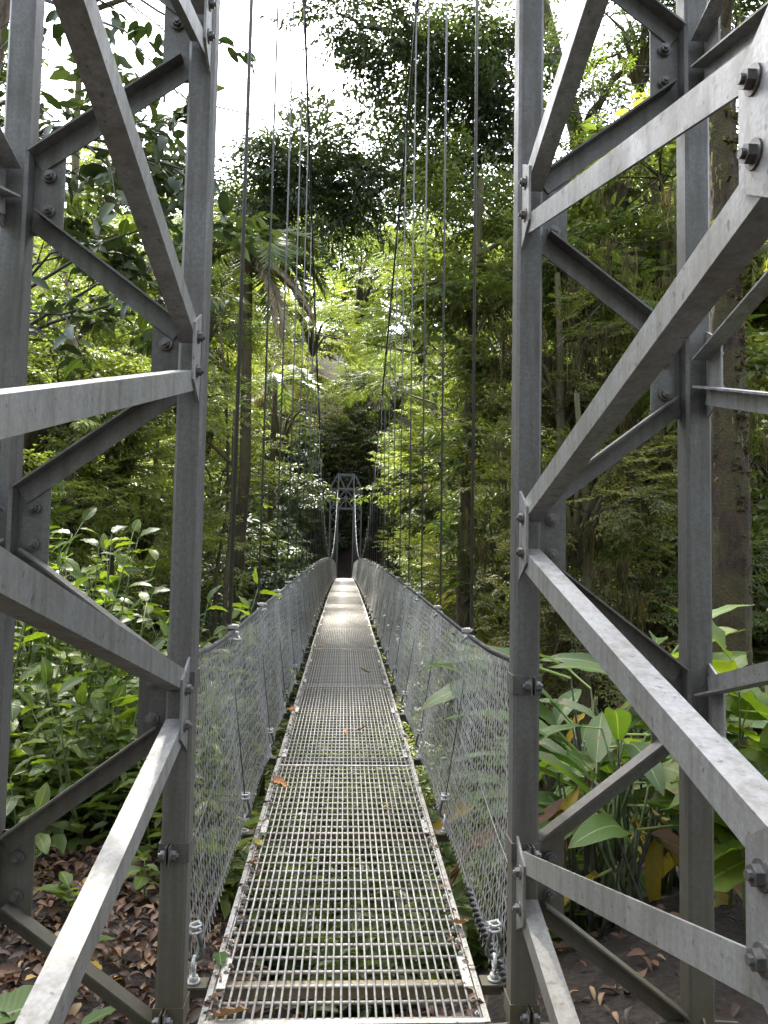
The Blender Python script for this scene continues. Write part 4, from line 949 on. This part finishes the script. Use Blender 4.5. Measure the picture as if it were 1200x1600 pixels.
# ---- left side
crown_at('pale sunlit fine-leaved tree behind the left tower braces', 190, 650, 10, 1.6, 'fine1', 'leaf_light', r=.09, group=G_L, seed=21, extra=((120, 760, 9.5, 1.3, 'fine0', 'leaf_light'), (225, 780, 10, 1.2, 'fine2', 'leaf_light')))
crown_at('light green tree just right of the left inner post', 350, 640, 15, 1.5, 'fine3', 'leaf_light', bx=-3.6, r=.08, group=G_L, seed=22, extra=((365, 560, 16, 1.3, 'fine2', 'leaf_light'), (345, 740, 15, 1.3, 'fine1', 'leaf_light')))
crown_at('yellow-green tree in sun behind the upper left braces', 200, 430, 14, 2.4, 'fine2', 'leaf_light', bx=-6.5, r=.13, group=G_L, seed=23, extra=((110, 560, 13, 1.9, 'med1', 'leaf_light'), (290, 500, 15, 1.8, 'fine0', 'leaf_light')))
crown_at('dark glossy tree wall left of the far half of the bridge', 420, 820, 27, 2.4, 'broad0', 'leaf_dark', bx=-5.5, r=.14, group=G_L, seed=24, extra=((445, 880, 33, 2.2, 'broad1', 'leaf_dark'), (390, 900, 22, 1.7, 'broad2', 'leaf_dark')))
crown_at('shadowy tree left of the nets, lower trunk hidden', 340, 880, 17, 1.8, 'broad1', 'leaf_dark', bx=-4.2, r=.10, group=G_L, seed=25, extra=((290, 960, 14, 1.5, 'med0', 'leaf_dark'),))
crown_at('tall grey-green tree on the left skyline beside the sky gap', 350, 370, 34, 3.6, 'med2', 'leaf_mid', bx=-11, r=.22, group=G_L, seed=26, extra=((425, 350, 38, 3.0, 'fine0', 'leaf_light'), (300, 420, 33, 3.6, 'med3', 'leaf_mid')))
crown_at('olive tree hung with vines left of the far tower', 440, 650, 42, 3.8, 'fine1', 'leaf_olive', bx=-7.5, r=.2, group=G_L, seed=27, extra=((400, 560, 38, 3.4, 'fine3', 'leaf_olive'), (470, 760, 46, 3.0, 'broad2', 'leaf_dark')))
crown_at('light green tree at the far left edge behind the outer post', 20, 640, 9, 1.5, 'med1', 'leaf_light', r=.10, group=G_L, seed=28, extra=((30, 820, 8.5, 1.2, 'med0', 'leaf_light'), (10, 470, 10, 1.6, 'med2', 'leaf_mid')))
crown_at('tree in half shade behind the left inner post', 250, 900, 13, 1.7, 'med3', 'leaf_light', r=.10, group=G_L, seed=29, extra=((150, 930, 12, 1.6, 'med2', 'leaf_light'), (60, 950, 11, 1.4, 'med1', 'leaf_dark')))
crown_at('faint open-crowned tree standing up into the white sky', 455, 170, 46, 1.9, 'open0', 'leaf_mid', bx=-9, r=.12, sq_=0.8, group=G_L, seed=30, extra=((405, 215, 46, 1.5, 'open1', 'leaf_mid'),))
for i, (px, Y, r, lab) in enumerate(((358, 9.0, 0.045, 'thin straight brown trunk just left of the first left hanger'), (328, 10.5, 0.04, 'slim reddish trunk close beside the left inner post'), (72, 9.5, 0.10, 'pale leaning trunk behind the left outer post'))):
    c = at(px, 800, Y); t_ = tree(lab, c[0], c[1], at(px, 480 if i else 640, Y)[2], r, [('open1', 'leaf_mid', 0.1, 0.3, at(px, 470 if i else 600, Y)[2], 0.9, 0.8)], 'bark_pale' if i == 2 else 'bark_brown', (0.25 if i == 2 else 0.02, 0), 'slender_tree', G_L, 40+i)

# ------------------------------------------------------------------ palm with drooping and dry fronds
def palm(label, c, nf, L, seed, name='palm', down=()):
    g = np.random.default_rng(seed); x, y = c[0], c[1]; z0 = float(ground(x, y))-0.3
    t = thing(name, label, 'palm', (x, y, z0))
    b = MB(); p = trunk_path((x, y, z0), c, g, 0.03); b.tube(p, np.linspace(0.13, 0.08, len(p)), 9); b.build('trunk', 'bark_brown', t)
    for i in range(nf):
        az = i*2.4+0.5; el0 = g.uniform(0.3, 1.1); dry = i in down
        if dry: el0 = g.uniform(-0.9, -0.3)
        n = 16; f = np.linspace(0, 1, n); el = el0-(1.9 if not dry else 0.9)*f**1.1; st = L*g.uniform(0.85, 1.1)/(n-1)
        hx = np.cumsum(np.cos(el))*st; hz = np.cumsum(np.sin(el))*st
        R = np.array(c)+np.stack([np.cos(az)*hx, np.sin(az)*hx, hz], -1)
        b = MB(); b.tube(R, np.linspace(0.02, 0.004, n), 5); fr = b.build('frond', 'stem_green' if not dry else 'stem_brown', t)
        m = 34; k = np.linspace(1.5, n-1.2, m); ii = k.astype(int); q = R[ii]+(R[ii+1]-R[ii])*(k-ii)[:, None]; d = R[ii+1]-R[ii]; d /= np.linalg.norm(d, axis=1)[:, None]
        side = np.cross(d, (0, 0, 1.0)); side /= np.linalg.norm(side, axis=1)[:, None]+1e-6
        P, D, N, S = [], [], [], []
        for s in (-1, 1):
            dd = d*0.6+side*s*0.9+np.array((0, 0, -0.45 if not dry else -0.9))+g.normal(0, 0.08, d.shape)
            P.append(q); D.append(dd); N.append(np.cross(dd, d)*s*-1+np.array((0, 0, .2))); S.append(L*0.26*np.sin(math.pi*(0.12+0.8*k/n))*g.uniform(0.85, 1.1, m))
        V, F, tn = cloud(np.concatenate(P)-np.array(org(t)), np.concatenate(D), np.concatenate(N), np.concatenate(S), 0.11, np.clip(g.random(2*m), 0, 1), T8)
        o = link('leaflets', arrays_mesh('leaflets', V, F, 'dry_frond' if dry else 'palm_green', tn), fr); o['kind'] = 'stuff'
    return t
palm('palm with feathery fronds and dry hanging ones, left of the nets', at(388, 392, 13), 16, 1.75, 4, down=(5, 10))
palm('small shaded palm with limp fronds above the left net', at(430, 600, 22), 9, 1.7, 8, down=(1, 4))

# ------------------------------------------------------------------ hillside behind the far tower
gh = np.random.default_rng(31); ROWS = ['first', 'second', 'third', 'fourth', 'fifth', 'sixth', 'seventh']
kinds = [('fine', 4), ('med', 4), ('broad', 3), ('pin', 3)]
lm = ['leaf_mid', 'leaf_mid', 'leaf_olive', 'leaf_light', 'leaf_dark']
looks = {'leaf_mid': 'mid-green', 'leaf_light': 'light green', 'leaf_olive': 'olive green', 'leaf_dark': 'dark green'}
for row, (y, n) in enumerate(((66.5, 9), (71, 9), (76, 9), (82, 10), (89, 10), (97, 10))):
    half = 0.43*y
    for j in range(n):
        x = -half+2*half*(j+0.5)/n + gh.normal(0, 0.7) + 0.05*y; yy = y+gh.normal(0, 1.0)
        if row == 0 and abs(x) < 3.0: x = math.copysign(3.4, x)
        zg = float(ground(x, yy)); h = gh.uniform(9, 14) if row < 5 else gh.uniform(10, 15)
        px = (x/yy)*1200+539
        k, m = kinds[gh.integers(4) if row > 0 else gh.integers(3)]; mat = lm[gh.integers(5)]
        R = gh.uniform(3.4, 4.6)
        cr = [(f'{k}{gh.integers(m)}', mat, gh.normal(0, .6), -0.5, zg+h-R*0.6, R, 0.9)]
        if row < 3: cr.append((f'{k}{gh.integers(m)}', mat, gh.normal(0, 1.2), -1.2, zg+h*0.42, R*0.85, 0.9))
        tree(f'{looks[mat]} tree on the far hillside, {ORD[j]} from left, {ROWS[row]} row up', x, yy, zg+h, 0.22, cr, 'bark_pale' if gh.random() < .3 else 'bark_moss', (gh.normal(0, .6), 0), 'forest_tree', 'trees on the far hillside', 200+row*20+j)
for j, (x, y, z, R, wd) in enumerate(((-2.6, 67.5, 3.5, 2.6, 'left'), (2.8, 67.8, 3.8, 2.6, 'right'), (0.2, 71.5, 8.5, 3.4, 'middle'), (-1.8, 70.0, 12.0, 3.0, 'upper left'), (2.2, 70.5, 12.5, 3.0, 'upper right'), (0.3, 69.0, 5.2, 2.2, 'lower middle'))):
    tree(f'dark tree close behind the far tower, {wd} one', x, y, z, .14, [(f'broad{j % 3}', 'leaf_dark', 0, 0, z, R, 0.9)], 'bark_moss', (0, 0), 'forest_tree', 'dark trees behind the far tower', 700+j)
# banks of the ravine
gb = np.random.default_rng(37)
for side, sw in ((-1, 'left'), (1, 'right')):
    for j, (y, x) in enumerate(((13, 5.5), (17, 8.5), (22, 6.0), (27, 11), (32, 7.0), (39, 9.5), (46, 7.0), (52, 12), (57, 9.0), (61, 7.5), (15, 12.5), (21, 15), (26, 20), (34, 18), (43, 23))):
        xx = side*(x+gb.normal(0, .4)+(3.2 if side < 0 and j < 4 else 0)); zg = float(ground(xx, y)); mat = ('leaf_olive' if side > 0 else 'leaf_mid') if j % 3 else ('leaf_mid' if side > 0 else 'leaf_dark'); k, m = kinds[gb.integers(3)]
        R = 2.2+y*0.035; h = 5+y*0.10; cr = [(f'{k}{gb.integers(m)}', mat, 0, 0, zg+h, R, 0.95), (f'{k}{gb.integers(m)}', mat, gb.normal(0, .7), -0.6, zg+h*0.45, R*0.9, 0.9), (f'{k}{gb.integers(m)}', mat, gb.normal(0, .7), 0.4, zg+h*1.6, R, 0.9)]
        tree(f'{looks[mat]} tree on the {sw} bank of the ravine, {ORD[j]} back from the near tower', xx, y, zg+h*1.7, 0.18, cr, 'bark_moss', (gb.normal(0, .5), 0), 'forest_tree', 'trees on the ravine banks', 400+j+(side > 0)*20)

for j, (x, y, R, h, wd) in enumerate(((-6.5, -5, 3.2, 6, 'left, nearest'), (6.5, -5.5, 3.2, 6, 'right, nearest'), (-1.5, -10, 4.2, 7, 'the path, first'), (4.5, -12, 4.2, 8, 'right, second'), (-8, -12, 4.2, 8, 'left, second'), (-7.5, 0.5, 2.6, 5, 'left, beside the tower'), (8, 0.5, 2.8, 5, 'right, beside the tower'), (0.5, -17, 5, 10, 'the path, second'))):
    zg = float(ground(x, y)); tree(f'forest tree standing behind the viewpoint on the {wd}', x, y, zg+h, .2, [(f'med{j % 4}', 'leaf_mid', 0, 0, zg+h, R, 1.0), (f'med{(j+1) % 4}', 'leaf_mid', 0.3, 0, zg+h*0.45, R*0.9, 0.9)], 'bark_moss', (0, 0), 'forest_tree', 'trees behind the viewpoint', 600+j)

for j, (x, y, z, R, bx, by, wd) in enumerate(((-3.2, 11.5, 15.0, 3.6, -8.5, 12.5, 'left'), (1.6, 12.0, 16.5, 3.4, 8.5, 13.5, 'right'), (-3.6, 28.5, 26.5, 3.4, -11, 30, 'farther left'))):  # crowns above the view, added to keep direct sun off tower and deck
    tree(f'tall unseen canopy tree leaning out over the bridge from the {wd} bank', bx, by, z+1, .26, [(f'med{j}', 'leaf_mid', x-bx, y-by, z, R, 0.7), (f'fine{j}', 'leaf_mid', x-bx+(1.2 if j == 1 else -1.0), y-by-2.6, z+1.0, R, 0.7)], 'bark_moss', (0, 0), 'forest_tree', 'unseen canopy trees over the bridge', 650+j)

# ------------------------------------------------------------------ shrubs and seedlings on the left bank
SH = [(-1.55, 4.9, 1.25, 4, 8, .19, 'shrub', 'glossy shrub just behind the lowest left brace'), (-2.15, 5.0, 1.6, 5, 8, .20, 'shrub', 'broad-leaved shrub behind the left outer post'),
      (-1.1, 5.6, 1.35, 4, 8, .18, 'shrub', 'leafy shrub close against the left net'), (-1.85, 5.9, 2.1, 4, 9, .19, 'shrub_bright', 'tall light green shrub between the left posts'),
      (-2.7, 6.2, 2.0, 4, 9, .19, 'shrub', 'tall shrub at the left edge of the picture'), (-1.25, 6.6, 2.2, 4, 9, .18, 'shrub_bright', 'upright shrub with big light leaves beside the left inner post'),
      (-2.2, 7.0, 2.5, 4, 9, .20, 'shrub', 'high shrub in the middle of the left brace opening'), (-1.1, 4.75, 0.8, 3, 6, .16, 'shrub', 'small shrub at the foot of the left net'),
      (-1.75, 4.45, 0.62, 3, 6, .16, 'shrub', 'low dark shrub behind the crossing left braces'), (-2.45, 4.4, 0.8, 3, 7, .19, 'shrub', 'low shrub beside the left outer post base'),
      (-1.6, 7.6, 2.6, 4, 8, .19, 'shrub_bright', 'sunlit shrub high behind the left braces'), (-3.3, 7.6, 2.5, 4, 8, .2, 'shrub', 'dense shrub behind the pale leaning trunk'), (-1.35, 5.15, 1.0, 4, 8, .17, 'shrub', 'bushy shrub behind the left inner post')]
SH += [(-1.7, 7.1, 2.3, 6, 11, .21, 'shrub', 'large broad-leaved bush rising behind the left braces'), (-1.15, 6.1, 1.7, 6, 10, .19, 'shrub_bright', 'large light bush behind the left inner post, waist high'), (-2.6, 7.4, 2.6, 6, 11, .21, 'shrub_bright', 'large light bush high behind the left outer post'), (-2.05, 6.0, 1.9, 6, 11, .2, 'shrub', 'dense broad-leaved bush filling the left opening'),
       (-1.45, 5.3, 0.95, 5, 9, .17, 'shrub_bright', 'light green bush low between the left posts'), (-2.0, 5.45, 1.15, 5, 9, .18, 'shrub', 'thick bush behind the low left shrubs'), (-1.08, 5.35, 1.0, 4, 8, .15, 'shrub_bright', 'small light bush brushing the left net'),
       (-2.9, 5.3, 1.4, 5, 9, .19, 'shrub', 'thick bush at the lower left edge'), (-1.6, 6.3, 1.5, 5, 9, .17, 'shrub_bright', 'full light green bush midway up the left opening'), (-1.05, 7.3, 1.9, 5, 9, .17, 'shrub', 'full bush standing just outside the left net'),
       (-2.4, 6.4, 1.7, 5, 10, .18, 'shrub_bright', 'full bush behind the left outer post, mid height'), (-1.9, 8.4, 2.6, 5, 10, .19, 'shrub', 'tall leafy bush farther back between the left posts'), (-1.3, 8.9, 2.5, 5, 10, .18, 'shrub_bright', 'tall light bush farther back beside the left inner post')]
for i, (x, y, h, ns, nl, sz, key, lab) in enumerate(SH):
    shrub(lab, x, y, h, ns, nl+(4 if h > 1.8 else 1), sz, key, seed=i, mixkey='shrub_bright' if key == 'shrub' else 'shrub')
for i, (x, y, lab) in enumerate(((-1.38, 3.95, 'star-shaped seedling on the litter below the left braces'), (-1.12, 3.55, 'tiny seedling in the litter beside the left inner post'), (-1.75, 3.7, 'small seedling on the litter at the left'), (-1.05, 4.2, 'pale seedling near the foot of the left net'), (-2.0, 4.0, 'seedling beside the left outer post'))):
    shrub(lab, x, y, 0.22+0.05*i % 0.1, 1, 7, 0.13, 'shrub_bright', seed=50+i, name='seedling', group='seedlings in the leaf litter', cat='seedling', start=0.5)

# ------------------------------------------------------------------ right bank: large-leaved plants
def clump(label, x, y, n, h, size, key, seed, dry=2, name='broad_leaved_clump', stems=2):
    g = np.random.default_rng(seed+800); zb = float(ground(x, y))-0.05
    t = thing(name, label, 'plant', (x, y, zb), group='large-leaved plants on the right bank')
    for i in range(n+dry):
        a = g.uniform(0, 6.28); lean = g.uniform(0.05, 0.5)*h*0.5; hh = h*g.uniform(0.45, 1.0); isdry = i >= n
        if isdry: hh *= 0.75
        top = np.array((x+math.cos(a)*lean, y+math.sin(a)*lean, zb+hh)); p = trunk_path((x+g.normal(0, .07), y+g.normal(0, .07), zb), top, g, 0.03, 5)
        b = MB(); b.tube(p, np.linspace(0.013, 0.006, 5), 5); b.build('stem', 'stem_dark' if i % 2 else 'stem_green', t)
        el = g.uniform(-0.1, 0.9) if not isdry else g.uniform(-0.8, 0.0)
        set_leaf(t, key if not isdry else ('banana_dry' if i % 2 else 'brown_big'), top, (math.cos(a)*math.cos(el), math.sin(a)*math.cos(el), math.sin(el)), (-math.cos(a)*.3+g.normal(0, .3), -0.4+g.normal(0, .3), 1), size*g.uniform(0.7, 1.15), g)
    for i in range(stems):
        a = g.uniform(0, 6.28); top = np.array((x+math.cos(a)*0.25, y+math.sin(a)*0.2, zb+h*g.uniform(0.4, 0.75)))
        b = MB(); b.tube(trunk_path((x+g.normal(0, .1), y+g.normal(0, .1), zb), top, g, 0.03, 5), np.linspace(0.011, 0.004, 5), 5); b.build('stem', 'stem_dark', t)
    return t
clump('dark wide-leaved clump right beside the right inner post', 1.32, 4.1, 9, 1.15, .62, 'banana', 1, 1)
clump('broad-leaved clump with yellowing leaves between the right tower posts', 1.5, 4.25, 10, 1.1, .66, 'banana', 2, 5)
clump('wide-leaved clump half hidden by the right outer post', 1.85, 4.5, 9, 1.25, .6, 'banana', 3, 3)
clump('broad-leaved clump low at the right edge of the picture', 2.25, 4.2, 8, 0.95, .6, 'banana', 4, 2)
clump('tall broad-leaved clump behind the yellowing one', 1.35, 5.2, 9, 1.7, .7, 'banana', 5, 3)
clump('arching strap-leaved clump beside the right net', 1.4, 5.0, 16, 0.9, .9, 'strap', 6, 1, 'strap_leaved_clump', 1)
clump('strap-leaved clump behind the right outer post', 1.7, 5.6, 16, 1.2, 1.0, 'strap', 7, 2, 'strap_leaved_clump', 1)
clump('broad-leaved clump down the slope outside the right net', 1.6, 6.6, 10, 1.3, .65, 'banana', 8, 2)
clump('drooping large-leaved clump in front of the slope, right of the right inner post', 1.45, 3.95, 9, 0.85, .78, 'banana', 10, 3)
clump('heavy large-leaved clump between the right posts, farther back', 1.75, 5.0, 11, 1.5, .85, 'banana', 11, 4)
clump('wide-leaved clump deep behind the right tower leg', 2.4, 6.0, 10, 1.8, .7, 'banana', 9, 3)
for i, (px, py, Y, n, sz, lab) in enumerate(((1170, 985, 3.7, 11, .42, 'big-leaved sapling glowing green at the right edge'), (1125, 1010, 3.9, 9, .36, 'sapling with heart-shaped leaves behind the right outer post'), (1195, 1150, 3.4, 8, .42, 'low sapling with one huge backlit leaf at the right edge'), (1035, 1000, 4.6, 8, .36, 'sapling leaves showing left of the right outer post'))):
    c = at(px, py, Y); zb = float(ground(c[0], c[1]))-0.05
    shrub(lab, c[0], c[1], c[2]-zb, 2, n, sz, 'heart', 0.10, 'stem_green', 70+i, 'big_leaved_sapling', 'big-leaved saplings on the right', start=0.5, cat='sapling')
for i, (x, y, h, lab) in enumerate(((-1.2, 8.6, 1.4, 'shrub down the slope outside the left net, nearer one'), (-1.5, 10.5, 1.8, 'shrub down the slope outside the left net, farther one'), (1.3, 8.4, 1.6, 'shrub on the right slope outside the net, nearer one'), (1.6, 10.6, 2.0, 'shrub on the right slope outside the net, farther one'))):
    shrub(lab, x, y, h, 4, 9, .22, 'shrub_bright' if i % 2 else 'shrub', 0.4, 'stem_green', 90+i, group='shrubs below the nets', mixkey='shrub_bright')

# ------------------------------------------------------------------ ground cover and leaf litter (uncountable)
def undergrowth(name, label, n, xr, yr, size, seed, mat, excl=None, T=T4, per=6):
    g = np.random.default_rng(seed); x = g.uniform(*xr, n); y = yr[0]+(yr[1]-yr[0])*g.random(n)**1.3
    if excl is not None: m = ~excl(x, y); x, y = x[m], y[m]
    n = len(x); z = ground(x, y); h = size[1]*(0.3+g.random(n))*(1+0.03*y)
    P = np.repeat(np.stack([x, y, z+h*0.5], -1), per, 0)+g.normal(0, 0.09, (n*per, 3))*(1, 1, 1.4)*(1+0.03*np.repeat(y, per))[:, None]
    a = g.random(n*per)*6.28; D = np.stack([np.cos(a), np.sin(a), g.normal(0.05, 0.35, n*per)], -1); N = np.stack([g.normal(0, .35, n*per), g.normal(0, .35, n*per), np.ones(n*per)], -1)
    V, F, t = cloud(P, D, N, size[0]*g.uniform(0.6, 1.3, n*per)*(1+0.02*np.repeat(y, per)), 0.45, np.clip(0.5*np.repeat(g.random(n), per)+0.5*g.random(n*per), 0, 1), T)
    o = link(name, arrays_mesh(name, V, F, mat, t)); tag(o, label, 'undergrowth', kind='stuff')
undergrowth('undergrowth', 'dense green undergrowth covering the ravine slopes', 14000, (-16, 16), (6.0, 62), (0.20, 0.5), 1, 'leaf_mid', lambda x, y: (np.abs(x) < 1.3) & (y > 45))
undergrowth('ground_cover', 'low leafy ground cover under the near walkway', 2200, (-1.0, 1.5), (4.3, 10), (0.13, 0.22), 2, 'leaf_mid')
undergrowth('bank_undergrowth', 'leafy low plants on the left bank behind the litter', 2600, (-6.0, -0.9), (4.9, 10), (0.15, 0.36), 3, 'leaf_mid')
def litter(name, label, n, xr, yr, seed, size=(0.05, 0.13)):
    g = np.random.default_rng(seed); x = g.uniform(*xr, n); y = g.uniform(*yr, n)
    P = np.stack([x, y, ground(x, y)+0.012+0.03*g.random(n)], -1); a = g.random(n)*6.28
    D = np.stack([np.cos(a), np.sin(a), g.normal(0, 0.28, n)], -1); N = np.stack([g.normal(0, .45, n), g.normal(0, .45, n), np.ones(n)], -1)
    T = (T8[0]*(1, 1, 1.6), T8[1]); V, F, t = cloud(P, D, N, g.uniform(*size, n), g.uniform(0.35, 0.55, n), g.random(n), T)
    o = link(name, arrays_mesh(name, V, F, 'litter', t)); tag(o, label, 'leaf litter', kind='stuff')
litter('leaf_litter', 'brown leaf litter covering the left bank', 14000, (-4.5, -0.55), (0.8, 5.6), 1, (0.025, 0.10))
litter('sparse_litter', 'scattered brown leaves on the right bank soil', 700, (0.5, 3.6), (1.2, 4.0), 2, (0.04, 0.10))
litter('under_deck_litter', 'dead leaves on the soil under the walkway', 700, (-0.55, 0.6), (2.2, 4.2), 3, (0.04, 0.10))

# ------------------------------------------------------------------ fallen leaves on the deck and the litter, one by one
gl = np.random.default_rng(77)
FALL = [(342, 1487, 'fallen_green', .115, 'yellow-green leaf lying on the left edge of the near grating'), (408, 1322, 'fallen_yellow', .085, 'small yellow leaf on the grating by the left rail'), (402, 1308, 'fallen_green', .07, 'small green leaf next to the yellow one on the grating'),
        (401, 1296, 'fallen_brown', .12, 'crumpled brown leaf caught at the left rail'), (385, 1348, 'fallen_brown', .11, 'brown leaf on the left rail below the yellow leaf'), (421, 1219, 'fallen_orange', .15, 'orange leaf on the left rail of the walkway'),
        (461, 1110, 'fallen_orange', .14, 'small orange leaf farther along the left rail'), (620, 1392, 'fallen_brown', .09, 'brown leaf lying mid-right on the near grating'), (325, 1592, 'fallen_brown', .13, 'curled brown leaf at the near left corner of the grating'),
        (706, 1440, 'fallen_brown', .12, 'thin brown leaf standing against the right rail'), (541, 1146, 'fallen_orange', .07, 'tiny pale leaf in the middle of the walkway'), (552, 1143, 'fallen_brown', .12, 'brown leaf in the middle of the walkway'), (597, 1262, 'fallen_yellow', .05, 'pale speck of a leaf right of the deck centre'),
        (497, 1010, 'fallen_brown', .16, 'brown leaf far along the left rail'), (580, 1052, 'fallen_brown', .14, 'dark leaf far along the right rail')]
for px, py, key, size, lab in FALL:
    Y = 3.0
    for _ in range(30):                                    # where that line of sight meets the deck
        p = at(px, py, Y); Y += (p[2]-float(deck_z(Y))-0.012)*1.6
        Y = max(2.74, min(Y, 40))
    p = at(px, py, Y); p[2] = float(deck_z(Y))+0.014; p[0] = np.clip(p[0], -0.5, 0.49)
    a = gl.uniform(0, 6.28)
    o = set_leaf(None, key, p, (math.cos(a), math.sin(a), 0.1), (gl.normal(0, .25), gl.normal(0, .25), 1), size, gl, 'fallen_leaf'); tag(o, lab, 'leaf', 'fallen leaves on the walkway')
GR = [(-1.13, 3.42, 'fallen_yellow', .13, 'yellow leaf on the litter beside the left inner post'), (-0.98, 3.0, 'fallen_green', .16, 'pale green leaf on the litter near the left inner post base'), (-1.25, 3.15, 'fallen_yellow', .09, 'small orange-yellow leaf between the low left braces'), (-1.32, 2.95, 'fallen_green', .34, 'large grey-green leaf lying at the left brace foot'),
      (-1.62, 3.0, 'fallen_green', .15, 'narrow green leaf lying on the left litter'), (2.02, 3.05, 'fallen_orange', .13, 'orange leaf on the soil at the lower right corner'), (1.95, 3.25, 'fallen_brown', .14, 'brown leaf on the soil behind the lower right corner'), (1.12, 3.2, 'fallen_brown', .14, 'reddish brown leaf on the soil between the right posts'), (0.66, 2.95, 'fallen_orange', .12, 'red-brown leaf on the soil beside the near right deck corner')]
for x, y, key, size, lab in GR:
    a = gl.uniform(0, 6.28); o = set_leaf(None, key, (x, y, float(ground(x, y))+0.05), (math.cos(a), math.sin(a), 0.05), (gl.normal(0, .2), gl.normal(0, .2)-.15, 1), size, gl, 'fallen_leaf'); tag(o, lab, 'leaf', 'fallen leaves on the ground')

# bits of leaf and twig gathered along the rails (uncountable)
gd = np.random.default_rng(91); n = 520
y = Y0+0.05+9*gd.random(n)**1.4; sd_ = np.where(gd.random(n) < 0.62, -1, 1); x = sd_*(HWALK-0.018-0.045*gd.random(n)**2)
P = np.stack([x, y, deck_z(y)+0.010+0.006*gd.random(n)], -1); a = gd.random(n)*6.28
V, F, t = cloud(P, np.stack([np.cos(a), np.sin(a), gd.normal(0, .25, n)], -1), np.stack([gd.normal(0, .4, n), gd.normal(0, .4, n), np.ones(n)], -1), gd.uniform(0.012, 0.045, n), gd.uniform(0.3, 0.6, n), gd.random(n)*0.93, T8)
o = link('leaf_debris', arrays_mesh('leaf_debris', V, F, 'litter', t)); tag(o, 'crumbs of dead leaf gathered along the walkway rails', 'leaf debris', kind='stuff')
